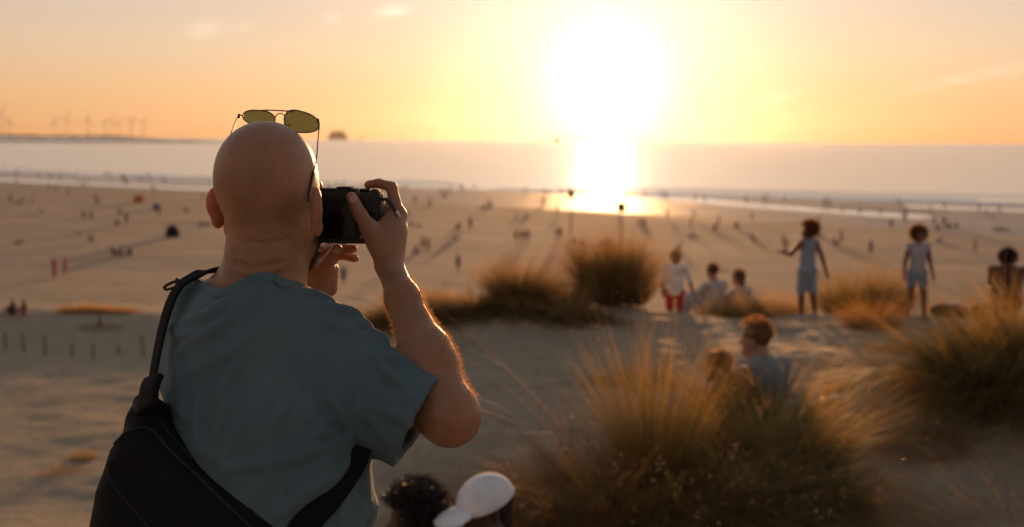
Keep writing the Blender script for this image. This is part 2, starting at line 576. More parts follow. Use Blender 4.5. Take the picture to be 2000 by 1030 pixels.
class Field:
    def __init__(s, lo, hi, h):
        s.h = h
        s.lo = np.array(lo, float)
        s.n = np.ceil((np.array(hi) - s.lo) / h).astype(int) + 1
        s.F = np.full(s.n, 1.0, dtype=np.float32)
        s.ax = [s.lo[i] + h * np.arange(s.n[i]) for i in range(3)]

    def _box(s, p, m):
        i0 = np.clip(np.floor((p.lo - m - s.lo) / s.h).astype(int), 0, s.n)
        i1 = np.clip(np.ceil((p.hi + m - s.lo) / s.h).astype(int) + 1, 0, s.n)
        if (i1 <= i0).any():
            return None
        sl = tuple(slice(i0[i], i1[i]) for i in range(3))
        x = s.ax[0][sl[0]][:, None, None]; y = s.ax[1][sl[1]][None, :, None]; z = s.ax[2][sl[2]][None, None, :]
        return sl, x, y, z

    def add(s, p, k=0.0):
        m = k + 4 * s.h
        b = s._box(p, m)
        if b is None: return s
        sl, x, y, z = b
        d = p.fn(x, y, z).astype(np.float32)
        a = s.F[sl]
        if k > 0:
            hh = np.maximum(k - np.abs(a - d), 0) / k
            s.F[sl] = np.minimum(a, d) - hh * hh * k * 0.25
        else:
            s.F[sl] = np.minimum(a, d)
        return s

    def sub(s, p, k=0.0):
        b = s._box(p, k + 4 * s.h)
        if b is None: return s
        sl, x, y, z = b
        d = -p.fn(x, y, z).astype(np.float32)
        a = s.F[sl]
        if k > 0:
            hh = np.maximum(k - np.abs(a - d), 0) / k
            s.F[sl] = np.maximum(a, d) + hh * hh * k * 0.25
        else:
            s.F[sl] = np.maximum(a, d)
        return s

    def cut(s, p, nrm):
        """remove everything on the +nrm side of the plane through p"""
        p = V3(p); nrm = V3(nrm); nrm /= np.linalg.norm(nrm)
        x = s.ax[0][:, None, None]; y = s.ax[1][None, :, None]; z = s.ax[2][None, None, :]
        s.F = np.maximum(s.F, ((x - p[0]) * nrm[0] + (y - p[1]) * nrm[1] + (z - p[2]) * nrm[2]).astype(np.float32))
        return s

    def rough(s, amp, scale, seed=0):
        """lumpy displacement near the surface"""
        x = s.ax[0][:, None, None] * scale; y = s.ax[1][None, :, None] * scale; z = s.ax[2][None, None, :] * scale
        nz = (vnoise(x + z * 0.7, y + z * 0.3, seed) + vnoise(z + x * 0.2 + 5, y * 0.8 - x * 0.5 + 9, seed + 1)) * 0.5
        s.F = s.F - (amp * nz).astype(np.float32)
        return s

    def sample(s, P_):
        q = (P_ - s.lo) / s.h
        if (q < 0).any() or (q >= s.n - 1).any(): return 1.0
        i = q.astype(int); f = q - i; c = s.F[i[0]:i[0] + 2, i[1]:i[1] + 2, i[2]:i[2] + 2]
        c = c[0] * (1 - f[0]) + c[1] * f[0]
        c = c[0] * (1 - f[1]) + c[1] * f[1]
        return float(c[0] * (1 - f[2]) + c[1] * f[2])

    def mesh(s, smooth=2):
        """surface nets"""
        F = s.F
        S = F < 0
        nx_, ny_, nz_ = F.shape
        cnt = np.zeros((nx_ - 1, ny_ - 1, nz_ - 1), dtype=np.int8)
        for a in (0, 1):
            for b in (0, 1):
                for c in (0, 1):
                    cnt += S[a:nx_ - 1 + a, b:ny_ - 1 + b, c:nz_ - 1 + c]
        cells = np.argwhere((cnt > 0) & (cnt < 8))
        idx = np.full(cnt.shape, -1, dtype=np.int32)
        idx[tuple(cells.T)] = np.arange(len(cells))
        acc = np.zeros((len(cells), 3)); w_ = np.zeros(len(cells))
        co = [(a, b, c) for a in (0, 1) for b in (0, 1) for c in (0, 1)]
        for i, a in enumerate(co):
            for b in co[i + 1:]:
                if sum(abs(a[k] - b[k]) for k in range(3)) != 1: continue
                fa = F[tuple((cells + a).T)]; fb = F[tuple((cells + b).T)]
                m = (fa < 0) != (fb < 0)
                t = np.where(m, fa / np.where(m, fa - fb, 1), 0)[:, None]
                acc += np.where(m[:, None], np.array(a) * (1 - t) + np.array(b) * t, 0)
                w_ += m
        v = cells + acc / w_[:, None]
        faces_ = []
        for ax in range(3):
            sh = [slice(None)] * 3; sh2 = [slice(None)] * 3
            sh[ax] = slice(0, -1); sh2[ax] = slice(1, None)
            A = S[tuple(sh)]; B = S[tuple(sh2)]
            e = np.argwhere(A != B)
            u_, v_ = (ax + 1) % 3, (ax + 2) % 3
            ok = (e[:, u_] > 0) & (e[:, v_] > 0) & (e[:, u_] < F.shape[u_] - 1) & (e[:, v_] < F.shape[v_] - 1)
            e = e[ok]
            fl = A[tuple(e.T)]
            du = np.zeros(3, int); du[u_] = 1; dv = np.zeros(3, int); dv[v_] = 1
            q = np.stack([idx[tuple((e - du - dv).T)], idx[tuple((e - dv).T)], idx[tuple(e.T)], idx[tuple((e - du).T)]], -1)
            q[~fl] = q[~fl][:, ::-1]
            faces_.append(q)
        f = np.concatenate(faces_)
        f = f[(f >= 0).all(1)]
        v = s.lo + s.h * v
        for _ in range(smooth):
            sm = np.zeros_like(v); c_ = np.zeros(len(v))
            for i in range(4):
                a, b = f[:, i], f[:, (i + 1) % 4]
                for k in range(3):
                    sm[:, k] += np.bincount(a, v[b, k], len(v)) + np.bincount(b, v[a, k], len(v))
                c_ += np.bincount(a, minlength=len(v)) + np.bincount(b, minlength=len(v))
            v = np.where(c_[:, None] > 0, 0.5 * v + 0.5 * sm / np.maximum(c_, 1)[:, None], v)
        return v, f


def bounds(prims, pad):
    return np.min([p.lo for p in prims], 0) - pad, np.max([p.hi for p in prims], 0) + pad


def blob(prims, h, k=0.02, pad=None, smooth=2, rough_=None):
    """one smooth skin round a list of primitives (or (primitive, k) pairs)"""
    pr = [p if isinstance(p, tuple) else (p, k) for p in prims]
    lo, hi = bounds([p for p, _ in pr], (pad or 0) + 3 * h)
    f = Field(lo, hi, h)
    for p, kk in pr: f.add(p, kk)
    if rough_: f.rough(*rough_)
    return f


def put(name, fld, mats, parent=None, smooth=2):
    v, f = fld.mesh(smooth) if isinstance(fld, Field) else fld
    return link_mesh(name, mesh_np(name, v, f), mats, parent)


def tube_data(pts, radii, nseg=8, closed=False, flat=None, up=None):
    """swept tube; flat=(half width, half thickness) makes a strap whose broad side faces `up` (per point)"""
    pts = [Vector(p) for p in pts]; n = len(pts)
    V_, F_ = [], []
    prev = None
    for i, p in enumerate(pts):
        t = (pts[(i + 1) % n] - pts[i - 1]) if closed else (pts[min(i + 1, n - 1)] - pts[max(i - 1, 0)])
        t.normalize()
        if up is not None:
            nn = Vector(up[i] if isinstance(up, list) else up)
        else:
            nn = prev if prev is not None else (Vector((0, 0, 1)) if abs(t.z) < .9 else Vector((1, 0, 0)))
        nn = (nn - t * nn.dot(t)).normalized(); prev = nn
        bb = t.cross(nn)
        r = radii[i] if isinstance(radii, (list, tuple)) else radii
        for k in range(nseg):
            a = 2 * math.pi * (k + .5) / nseg
            if flat:
                ca, sa = math.cos(a), math.sin(a)
                ca = math.copysign(abs(ca) ** .5, ca); sa = math.copysign(abs(sa) ** .5, sa)
                V_.append(p + bb * ca * flat[0] * r + nn * sa * flat[1] * r)
            else:
                V_.append(p + bb * math.cos(a) * r + nn * math.sin(a) * r)
    for i in range(n if closed else n - 1):
        j = (i + 1) % n
        for k in range(nseg):
            k2 = (k + 1) % nseg
            F_.append((i * nseg + k, i * nseg + k2, j * nseg + k2, j * nseg + k))
    V_ = np.array([tuple(q) for q in V_])
    if not closed:
        c0, c1 = len(V_), len(V_) + 1
        V_ = np.vstack([V_, np.array(pts[0])[None], np.array(pts[-1])[None]])
        for k in range(0, nseg, 2):
            F_.append((c0, (k + 2) % nseg, k + 1, k))
            b0 = (n - 1) * nseg
            F_.append((c1, b0 + k, b0 + k + 1, b0 + (k + 2) % nseg))
    return V_, np.array(F_)


def join_data(lst):
    vs, fs, o = [], [], 0
    for v, f in lst:
        vs.append(np.asarray(v, float)); fs.append(np.asarray(f) + o); o += len(v)
    return np.vstack(vs), np.vstack(fs)


def smooth_path(pts, n=8):
    """Catmull-Rom through the points"""
    pts = [Vector(p) for p in pts]; out = []
    for i in range(len(pts) - 1):
        p0 = pts[max(i - 1, 0)]; p1 = pts[i]; p2 = pts[i + 1]; p3 = pts[min(i + 2, len(pts) - 1)]
        for k in range(n):
            t = k / n
            out.append(0.5 * ((2 * p1) + (p2 - p0) * t + (2 * p0 - 5 * p1 + 4 * p2 - p3) * t * t + (3 * p1 - p0 - 3 * p2 + p3) * t ** 3))
    out.append(pts[-1])
    return out


def grass_mat(name, lo, hi, transl=.5, rough=.5):
    m = bpy.data.materials.new(name); m.use_nodes = True
    nt = NT(m.node_tree.nodes, m.node_tree.links); nt.n.clear()
    a = nt.node('ShaderNodeAttribute', attribute_name='tone').outputs['Fac']
    c = nt.ramp(a, [(0, lo), (1, hi)])
    d = nt.node('ShaderNodeBsdfPrincipled'); nt.put(d.inputs['Base Color'], c); d.inputs['Roughness'].default_value = rough
    d.inputs['Specular IOR Level'].default_value = .3
    t = nt.node('ShaderNodeBsdfTranslucent'); nt.put(t.inputs[0], nt.mix(.5, c, (0.60, 0.30, 0.08)))
    x = nt.node('ShaderNodeMixShader'); x.inputs[0].default_value = transl
    nt.l.new(d.outputs[0], x.inputs[1]); nt.l.new(t.outputs[0], x.inputs[2])
    o = nt.node('ShaderNodeOutputMaterial'); nt.l.new(x.outputs[0], o.inputs[0])
    return m


# ------------------------------------------------------------------ the photographer in the foreground
def skin_mat(name, col, rough=0.5, sss=0.6, stub=None):
    m = material(name, col, rough, spec=0.4)
    nt = NT(m.node_tree.nodes, m.node_tree.links)
    b = nt.n['Principled BSDF']
    co = nt.node('ShaderNodeTexCoord').outputs['Object']
    a = nt.noise(co, 22, 4, 0.6)
    c = nt.ramp(a, [(0.3, tuple(x * 0.78 for x in col)), (0.55, col), (0.75, (min(1, col[0] * 1.18), col[1] * 1.0, col[2] * 0.98))])
    f = nt.noise(co, 620, 2, 0.6)
    c = nt.mix(0.19, c, nt.ramp(nt.noise(co, 380, 3, 0.7), [(0.40, (0.06, 0.04, 0.03)), (0.54, col)]))
    sp_ = nt.noise(co, 70, 3, 0.6)
    c = nt.mix(nt.ramp(sp_, [(0.62, (0,) * 3), (0.75, (.35,) * 3)]), c, (col[0] * .6, col[1] * .45, col[2] * .4))
    nt.put(b.inputs['Base Color'], c)
    b.inputs['Subsurface Weight'].default_value = sss
    b.inputs['Subsurface Radius'].default_value = (1.0, 0.28, 0.12)
    b.inputs['Subsurface Scale'].default_value = 0.02
    nt.put(b.inputs['Normal'], nt.bump(nt.math('ADD', nt.noise(co, 700, 2, 0.6), nt.math('MULTIPLY', nt.noise(co, 90, 4, 0.6), 2.0)), 0.35, 0.0012))
    return m


M_skin = skin_mat('man_skin', (0.40, 0.205, 0.115), 0.42)
DH = 1.72
HC = V3(P(523, 338, DH))
th = R(10)
HF = np.array([math.sin(th), math.cos(th), 0.0]); HR = np.array([math.cos(th), -math.sin(th), 0.0]); HU = np.array([0, 0, 1.0])
HM = np.array([HR, HF, HU])


def hd(r_, f_, u_):
    return HC + r_ * HR + f_ * HF + u_ * HU


def Q(px, py, d):
    return V3(P(px, py, d))


def rp(n, d=1.68):
    return n * d / F


tb = R(30)
BF = np.array([math.sin(tb), math.cos(tb), 0.0]); BR = np.array([math.cos(tb), -math.sin(tb), 0.0])

S_SH = Q(652, 690, 1.665); S_EL = Q(879, 812, 1.575); S_WR = Q(760, 517, 1.765)
L_SH = Q(395, 665, 1.80); L_EL = Q(500, 800, 2.02); L_WR = Q(612, 585, 1.90)
skin = []
# head
skin += [(ell(hd(0, -0.006, -0.002), (.0735, .093, .0800), HM), 0), (ell(hd(.004, -.034, -.026), (.062, .058, .066), HM), .02),
         (ell(hd(0, .045, -.055), (.060, .058, .080), HM), .03), (ell(hd(0, .052, -.105), (.047, .050, .045), HM), .03),
         (ell(hd(0, .075, -.128), (.026, .028, .022), HM), .02), (rc(hd(.055, .0, -.085), hd(.030, .065, -.125), .016, .014), .03),
         (rc(hd(-.055, .0, -.085), hd(-.030, .065, -.125), .016, .014), .03),
         (rc(hd(-.045, .088, -.022), hd(.045, .088, -.022), .010, .010), .015),
         (rc(hd(0, .098, -.035), hd(0, .118, -.070), .008, .011), .012), (ell(hd(.0, .106, -.076), (.017, .012, .009), HM), .008),
         (ell(hd(0, .100, -.098), (.024, .012, .011), HM), .008), (ell(hd(.043, .062, -.060), (.018, .026, .018), HM), .015),
         (ell(hd(-.052, .062, -.060), (.02, .03, .018), HM), .02)]
# neck and trapezius
NB = Q(500, 600, 1.705)
skin += [(rc(hd(.004, -.022, -.085), NB, .0560, .0570), .02), (rc(hd(.0, .02, -.11), NB + 0.03 * BF, .050, .055), .03),
         (rc(Q(466, 570, 1.695), Q(398, 574, 1.725), .036, .020), .025), (rc(Q(510, 585, 1.70), Q(610, 655, 1.68), .036, .036), .03),
         (rc(Q(400, 670, 1.78), Q(640, 690, 1.67), .045, .045), .03), (rc(NB + V3((0, .02, -.03)), Q(510, 900, 1.66), .058, .11), .03)]
# right arm
mid = (S_EL * .45 + S_WR * .55)
skin += [(rc(S_SH, S_EL, .044, .0365), .03), (ell(S_EL + V3((.000, 0, -.003)), (.036, .036, .035)), .02),
         (rc(S_EL, S_EL * .62 + S_WR * .38, .036, .0395), .02), (rc(S_EL * .70 + S_WR * .30, S_EL * .25 + S_WR * .75, .0385, .0235), .015),
         (rc(S_EL * .25 + S_WR * .75, S_WR, .0235, .0205, ), .02)]
# right hand: thumb on the back of the camera, index on the shutter
hn = V3((0.75, -0.62, 0.1))
skin += [(rc(S_WR, Q(768, 452, 1.785), .0205, .022), .012), (rc(Q(762, 500, 1.77), Q(776, 425, 1.80), .018, .0135), .012),
         (rc(Q(757, 495, 1.775), Q(779, 448, 1.83), .018, .013), .012), (rc(Q(745, 480, 1.765), Q(722, 446, 1.758), .0175, .0125), .016),
         (rc(Q(738, 470, 1.765), Q(760, 440, 1.785), .016, .012), .016),
         (ell(Q(781, 421, 1.80), (.011, .011, .012)), .008), (rc(Q(752, 470, 1.77), Q(768, 430, 1.795), .018, .014), .012)]
skin += [(rc(Q(720, 446, 1.757), Q(704, 420, 1.752), .0120, .0105), .010), (rc(Q(704, 420, 1.752), Q(687, 386, 1.756), .0108, .0088), .004)]
skin += [(rc(Q(775, 415, 1.80), Q(765, 366, 1.805), .0110, .0088), .008), (rc(Q(765, 366, 1.805), Q(740, 358, 1.815), .0086, .0075), .004),
         (rc(Q(740, 358, 1.815), Q(719, 361, 1.82), .0075, .0068), .003)]
for (k0, k1, k2, k3) in (((782, 430, 1.815), (770, 405, 1.865), (735, 402, 1.895), (712, 405, 1.89)),
                         ((783, 445, 1.825), (772, 425, 1.88), (738, 424, 1.902), (714, 427, 1.895)),
                         ((781, 458, 1.83), (770, 446, 1.88), (740, 447, 1.898), (718, 450, 1.89))):
    skin += [(rc(Q(*k0), Q(*k1), .0105, .0090), .006), (rc(Q(*k1), Q(*k2), .0090, .0080), .003), (rc(Q(*k2), Q(*k3), .0080, .0070), .003)]
# left arm and hand under the camera
skin += [(rc(L_SH, L_EL, .045, .038), .03), (rc(L_EL, L_EL * .6 + L_WR * .4, .038, .037), .02), (rc(L_EL * .6 + L_WR * .4, L_WR, .037, .024), .02)]
skin += [(rc(L_WR, Q(610, 530, 1.88), .024, .026), .012), (rc(Q(612, 560, 1.885), Q(640, 525, 1.885), .022, .014), .012),
         (rc(Q(645, 565, 1.90), Q(650, 525, 1.905), .012, .010), .006), (rc(Q(606, 530, 1.88), Q(600, 500, 1.90), .022, .016), .012),
         (rc(Q(622, 540, 1.865), Q(642, 510, 1.855), .0155, .0115), .010), (rc(Q(642, 510, 1.855), Q(658, 487, 1.85), .0112, .0092), .003),
         (rc(Q(612, 500, 1.91), Q(655, 487, 1.90), .0125, .0095), .006), (rc(Q(655, 487, 1.90), Q(690, 486, 1.89), .0090, .0072), .002),
         (rc(Q(618, 512, 1.93), Q(664, 497, 1.925), .0120, .0092), .005), (rc(Q(664, 497, 1.925), Q(693, 505, 1.915), .0090, .0072), .002),
         (rc(Q(616, 500, 1.95), Q(650, 480, 1.96), .0115, .009), .004), (rc(Q(650, 480, 1.96), Q(672, 474, 1.93), .0088, .007), .002),
         (rc(Q(625, 520, 1.94), Q(648, 512, 1.98), .011, .0085), .004), (rc(Q(648, 512, 1.98), Q(664, 490, 1.99), .0085, .007), .002)]
lo, hi = bounds([p for p, _ in skin], .012)
SK = Field(lo, hi, .0024)
for p_, k_ in skin: SK.add(p_, k_)


def ear(side):
    c = hd(side * .0775, -.012, -.050)
    out = V3(HR) * side * .90 + V3(HF) * .42              # outward normal of the ear plate
    if side < 0:
        c = Q(424, 403, 1.745); out = V3(HR) * -.62 + HF * .78
    else:
        c = Q(618, 413, 1.642); out = V3(HR) * .86 + HF * .50
    out = out / np.linalg.norm(out)
    up = V3((0.05 * side, 0, 1)); fw = np.cross(up, out); fw /= np.linalg.norm(fw); up = np.cross(out, fw)
    M = np.array([out, fw, up]); e_ = 1.18 if side > 0 else 1.0
    SK.add(ell(c + up * .004, (.0075 * e_, .0175 * e_, .0265 * e_), M), .003)
    SK.add(ell(c - up * .022 + fw * .000, (.0075 * e_, .0105 * e_, .013 * e_), M), .004)
    SK.sub(ell(c + out * .006 + up * .004, (.006, .0115, .0195), M), .003)
    SK.add(ell(c + out * .001 + up * .002, (.0045, .007, .012), M), .003)


ear(-1); ear(1)
for path in (((452, 512), (500, 522), (556, 512)), ((446, 534), (500, 548), (560, 530)), ((470, 470), (520, 476), (566, 466))):
    sp_ = [d_ for d_ in (None,)]
    pp = []
    for x_, y_ in path:
        d_ = 1.4
        while d_ < 1.9 and SK.sample(Q(x_, y_, d_)) > .0005: d_ += .001
        pp.append(Q(x_, y_, d_ - .0031))
    sp_ = smooth_path(pp, 5)
    for i_ in range(len(sp_) - 1):
        SK.sub(rc(sp_[i_], sp_[i_ + 1], .0034, .0034), .004)
# folds of skin behind the elbow and eye sockets
for sd in (-1, 1):
    SK.sub(ell(hd(sd * .031, .104, -.040), (.016, .012, .011), HM), .008)
    SK.add(ell(hd(sd * .031, .088, -.041), (.012, .012, .012), HM), .003)


def hit(fields, px, py, d0=1.2, d1=2.2):
    """first surface met by the view ray through a photo pixel (used to lay cloth folds and straps on the body)"""
    d = d0
    while d < d1:
        q = Q(px, py, d)
        sd = min(f.sample(q) for f in fields)
        if sd < 0.0006:
            return q
        d += max(0.0006, min(sd * 0.6, 0.01))
    return None


man = empty('photographer', (float(S_SH[0]) - 0.1, float(S_SH[1]), GZ(-0.6, 1.7)))
tag(man, 'bald man in a teal T-shirt, back to us, holding a black camera to his face', 'person')
body = put('body', SK, M_skin, man)

# ---- T-shirt
M_shirt = bpy.data.materials.new('shirt_cotton'); M_shirt.use_nodes = True
nt = NT(M_shirt.node_tree.nodes, M_shirt.node_tree.links); b = nt.n['Principled BSDF']
co = nt.node('ShaderNodeTexCoord').outputs['Object']
c = nt.ramp(nt.noise(co, 9, 4, .6), [(0.3, (0.088, 0.138, 0.162)), (0.7, (0.125, 0.18, 0.205))])
fine = nt.noise(nt.mapping(co, (1, 1, 1.4)), 900, 2, .7)
c = nt.mix(0.22, c, nt.ramp(fine, [(0.3, (0.02, 0.04, 0.05)), (0.7, (0.16, 0.24, 0.26))]))
nt.put(b.inputs['Base Color'], c)
b.inputs['Roughness'].default_value = 0.9
b.inputs['Specular IOR Level'].default_value = 0.15
b.inputs['Sheen Weight'].default_value = 0.08
b.inputs['Sheen Roughness'].default_value = 0.4
b.inputs['Subsurface Weight'].default_value = 0.15
b.inputs['Subsurface Scale'].default_value = 0.006
hh = nt.math('ADD', nt.math('MULTIPLY', nt.noise(nt.mapping(co, (1, 1, .45), rot=(0, R(20), 0)), 16, 3, .5), 1.0), nt.math('MULTIPLY', fine, 0.02))
nt.put(b.inputs['Normal'], nt.bump(hh, 0.5, 0.012))

FL = (BF, 1.30)
sh = [(rc(Q(500, 725, 1.675), Q(512, 900, 1.655), .142, .150, FL), 0), (rc(Q(512, 900, 1.655), Q(570, 1180, 1.63), .154, .178, FL), .05),
      (rc(Q(424, 655, 1.735), Q(600, 672, 1.685), .062, .064), .04), (rc(Q(382, 655, 1.75), Q(376, 740, 1.745), .050, .050), .035),
      (rc(Q(620, 680, 1.69), Q(660, 705, 1.66), .058, .059), .035), (rc(Q(655, 710, 1.665), Q(860, 830, 1.572), .0595, .0590), .035),
      (rc(Q(690, 770, 1.63), Q(820, 860, 1.585), .052, .046), .05), (rc(Q(560, 602, 1.70), Q(650, 665, 1.68), .028, .040), .03),
      (rc(Q(500, 622, 1.69), Q(560, 612, 1.70), .046, .034), .035), (rc(Q(522, 572, 1.655), Q(560, 592, 1.675), .020, .020), .02),
      (rc(Q(450, 640, 1.70), Q(379, 588, 1.745), .052, .036), .025),
      (rc(Q(440, 632, 1.70), Q(378, 588, 1.724), .038, .026), .02),
      # left sleeve, hidden behind the body
      (rc(Q(400, 690, 1.79), Q(450, 770, 1.93), .050, .056), .03)]
lo, hi = bounds([p for p, _ in sh], .01)
SHF = Field(lo, hi, .0030)
for p_, k_ in sh: SHF.add(p_, k_)
ax_ = S_EL - S_SH; ax_ /= np.linalg.norm(ax_)
hemC = Q(822, 814, 1.595)
hemN = Q(948, 880, 1.585) - hemC
SHF.cut(hemC, hemN)
SHF.sub(rc(hemC - .03 * hemN / np.linalg.norm(hemN), hemC + .05 * hemN / np.linalg.norm(hemN), .0545, .058), .004)
SHF.sub(rc(Q(806, 840, 1.59), Q(840, 870, 1.585), .040, .044), .004)
LE = Q(440, 760, 1.93); ln = LE - Q(365, 660, 1.78)
# neckline: open the shirt over the nape down to the collar line
nk = [hit([SHF], x_, y_) for x_, y_ in ((408, 545), (428, 551), (450, 550), (470, 541), (488, 530))]
nk = [q_ for q_ in nk if q_ is not None]
for a_, b_ in zip(nk[:-1], nk[1:]): SHF.sub(rc(a_, b_, .0135, .0135), .004)
# folds
base_f = [SHF]
rnd = random.Random(3)
FOLDS = [([(330, 640), (360, 655), (420, 650)], 6, 1.5), ([(322, 740), (345, 790), (380, 815)], 5, 1.5), ([(470, 700), (440, 770), (436, 850)], 6, 1.4), ([(560, 780), (530, 840), (520, 930)], 8, 1.6), ([(640, 820), (600, 870), (500, 960)], 6, 2.0), ([(560, 1000), (600, 960), (650, 900)], 5, 1.8), ([(735, 700), (770, 700), (800, 715)], 5, 1.6), ([(640, 625), (660, 640), (690, 650)], 5, 1.6), ([(700, 790), (740, 800), (790, 815)], 6, 1.6), ([(715, 760), (760, 775), (815, 780)], 5, 1.2),  # path pixels, radius px, proud (mm)
    ([(572, 574), (610, 575), (650, 590)], 5, 1.5), ([(596, 596), (640, 598), (676, 612)], 5, 2.0), ([(650, 606), (684, 612), (704, 628)], 6, 2.2),
    ([(672, 640), (702, 634), (722, 645)], 6, 2.0), ([(700, 660), (730, 655), (752, 668)], 5, 1.0),
    ([(480, 600), (430, 640), (350, 690)], 9, 2.2), ([(500, 640), (450, 690), (370, 730)], 8, 1.2), ([(445, 590), (400, 620), (340, 640)], 6, 1.2),
    ([(345, 700), (352, 760), (372, 830)], 6, 1.5), ([(390, 780), (388, 840), (402, 890)], 6, 1.8), ([(452, 780), (425, 850), (418, 905)], 7, 2.0),
    ([(500, 800), (450, 870), (440, 930)], 6, 1.4), ([(688, 862), (640, 846), (596, 810)], 6, 2.4), ([(682, 872), (620, 880), (540, 900), (450, 915)], 8, 2.6),
    ([(690, 890), (650, 930), (600, 960), (540, 1010)], 7, 2.4), ([(676, 885), (620, 912), (560, 955)], 5, 1.6), ([(712, 900), (712, 960), (720, 1020)], 6, 2.4),
    ([(690, 930), (672, 985), (668, 1030)], 6, 2.0), ([(700, 850), (664, 800), (640, 760)], 6, 1.4), ([(720, 868), (700, 820), (700, 770)], 5, 1.2),
    ([(612, 640), (606, 700), (604, 770), (614, 830)], 4, 1.0), ([(800, 830), (770, 800), (720, 770)], 6, 1.0), ([(830, 790), (780, 750), (730, 700)], 6, 1.2),
    ([(560, 700), (520, 780), (500, 860)], 9, .9), ([(760, 860), (735, 820), (690, 800)], 6, 1.2), ([(848, 742), (838, 800), (796, 872)], 4, .9)]
fold_prims = []
for path, rr, pr in FOLDS:
    hp = [hit(base_f, x, y) for x, y in path]
    if any(q is None for q in hp): continue
    sp = smooth_path(hp, 6)
    n_ = len(sp)
    for i in range(n_ - 1):
        def rad(j):
            return rp(rr) * (0.35 + 0.65 * math.sin(math.pi * (j + .5) / n_))
        q = []
        for j in (i, i + 1):
            dv = V3(sp[j]) - V3(MW.translation); dv /= np.linalg.norm(dv)
            q.append(V3(sp[j]) + dv * (rad(j) - pr * .0016 * math.sin(math.pi * (j + .5) / n_)))
        fold_prims.append(rc(q[0], q[1], rad(i), rad(i + 1)))
for fp in fold_prims: SHF.add(fp, .011)
SHF.rough(.0011, 38, 4)
shirt = put('tshirt', SHF, M_shirt, man)

# collar rib
cp = [(373, 545), (384, 555), (400, 565), (420, 572), (440, 573), (462, 564), (486, 551), (508, 543), (528, 544), (544, 549), (556, 558)]
cpt, cup = [], []
for x, y in cp:
    q = hit([SHF, SK], x, y)
    if q is None: continue
    dv = V3(MW.translation) - q; dv /= np.linalg.norm(dv)
    cpt.append(Vector(q + dv * .0004)); cup.append(Vector(dv))
cpt += [Vector(Q(574, 580, 1.690)), Vector(Q(590, 630, 1.78)), Vector(Q(520, 655, 1.84)), Vector(Q(440, 630, 1.83)), Vector(Q(385, 580, 1.78))]
cc = sum(cpt, Vector()) / len(cpt)
spc = smooth_path(cpt + [cpt[0]], 5)[:-1]
v, f = tube_data(spc, 1.0, 8, closed=True, flat=(.0085, .0036), up=[(p - cc + Vector((0, 0, .02))) for p in spc])
rib = link_mesh('collar', mesh_np('collar', v, f), M_shirt, shirt)

# ---- trousers and feet below the frame
M_trouser = material('trouser_cloth', (0.035, 0.04, 0.05), .9, var=.2)
gz = GZ(-.6, 1.65)
hipL = Q(470, 1200, 1.66); hipR = Q(600, 1200, 1.60)
aL = V3((hipL[0] - .03, hipL[1] + .05, gz + .09)); aR = V3((hipR[0] + .05, hipR[1] - .02, gz + .09))
tr = blob([rc(Q(520, 1130, 1.65), Q(535, 1230, 1.63), .150, .150, (BF, 1.3)), rc(hipL, (hipL + aL) / 2, .10, .075), rc((hipL + aL) / 2, aL, .075, .055),
           rc(hipR, (hipR + aR) / 2, .10, .075), rc((hipR + aR) / 2, aR, .075, .055)], .010, .04)
put('trousers', tr, M_trouser, man)
M_shoe = material('shoe_leather', (0.03, 0.028, 0.025), .6)
for a_ in (aL, aR):
    b_ = a_ + BF * .15; b_[2] = gz + .035
    c_ = a_.copy(); c_[2] = gz + .045
    put('shoe', blob([rc(c_, b_, .045, .038), rc(a_, c_, .045, .045)], .008, .02), M_shoe, man)

# ---- stubble on the jaw
M_stub = material('beard_hair', (0.05, 0.035, 0.025), .7)
hv, hf = [], []
rnd = random.Random(11)
for i in range(6000):
    a = rnd.uniform(-1.75, 1.75); u_ = rnd.uniform(-.150, -.062)
    if abs(a) > 1.45 and u_ < -.11: continue
    dirv = HR * math.sin(a) + HF * math.cos(a)
    o = hd(0, .02, u_)
    t = .02
    while t < .13 and SK.sample(o + dirv * t) < 0: t += .0012
    q = o + dirv * t
    g = dirv * .8 + V3((rnd.uniform(-.3, .3), rnd.uniform(-.3, .3), rnd.uniform(-.9, -.1)))
    g /= np.linalg.norm(g)
    sd = np.cross(g, V3((rnd.random(), rnd.random(), rnd.random()))); sd /= np.linalg.norm(sd)
    L = rnd.uniform(.003, .0085); k = len(hv)
    hv += [q - sd * .00034 - g * .001, q + sd * .00034 - g * .001, q + g * L + sd * .00008, q + g * L - sd * .00008]
    hf.append((k, k + 1, k + 2, k + 3))
link_mesh('beard', mesh_np('beard', hv, hf), M_stub, man)

# ---- fine hair on the forearms, catching the sun
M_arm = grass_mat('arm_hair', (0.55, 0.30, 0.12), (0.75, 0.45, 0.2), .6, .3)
hv, hf = [], []
for i in range(5500):
    t = rnd.uniform(.02, .86)
    c0 = S_EL * (1 - t) + S_WR * t
    a = rnd.uniform(0, 2 * math.pi)
    e1 = np.cross(S_WR - S_EL, V3((0, 1, 0))); e1 /= np.linalg.norm(e1); e2 = V3((0, 1, 0))
    dirv = e1 * math.cos(a) + e2 * math.sin(a)
    r_ = .015
    while r_ < .07 and SK.sample(c0 + dirv * r_) < 0: r_ += .0012
    if r_ >= .07: continue
    q = c0 + dirv * r_
    g = dirv * rnd.uniform(.5, 1) + (S_WR - S_EL) / .27 * rnd.uniform(-.9, .5) + V3((rnd.uniform(-.3, .3), rnd.uniform(-.3, .3), rnd.uniform(-.3, .3)))
    g /= np.linalg.norm(g)
    sd = np.cross(g, V3((rnd.random(), rnd.random(), rnd.random()))); sd /= np.linalg.norm(sd)
    L = rnd.uniform(.0035, .008); k = len(hv)
    hv += [q - sd * .0002 - g * .001, q + sd * .0002 - g * .001, q + g * L + sd * .00006, q + g * L - sd * .00006]
    hf.append((k, k + 1, k + 2, k + 3))
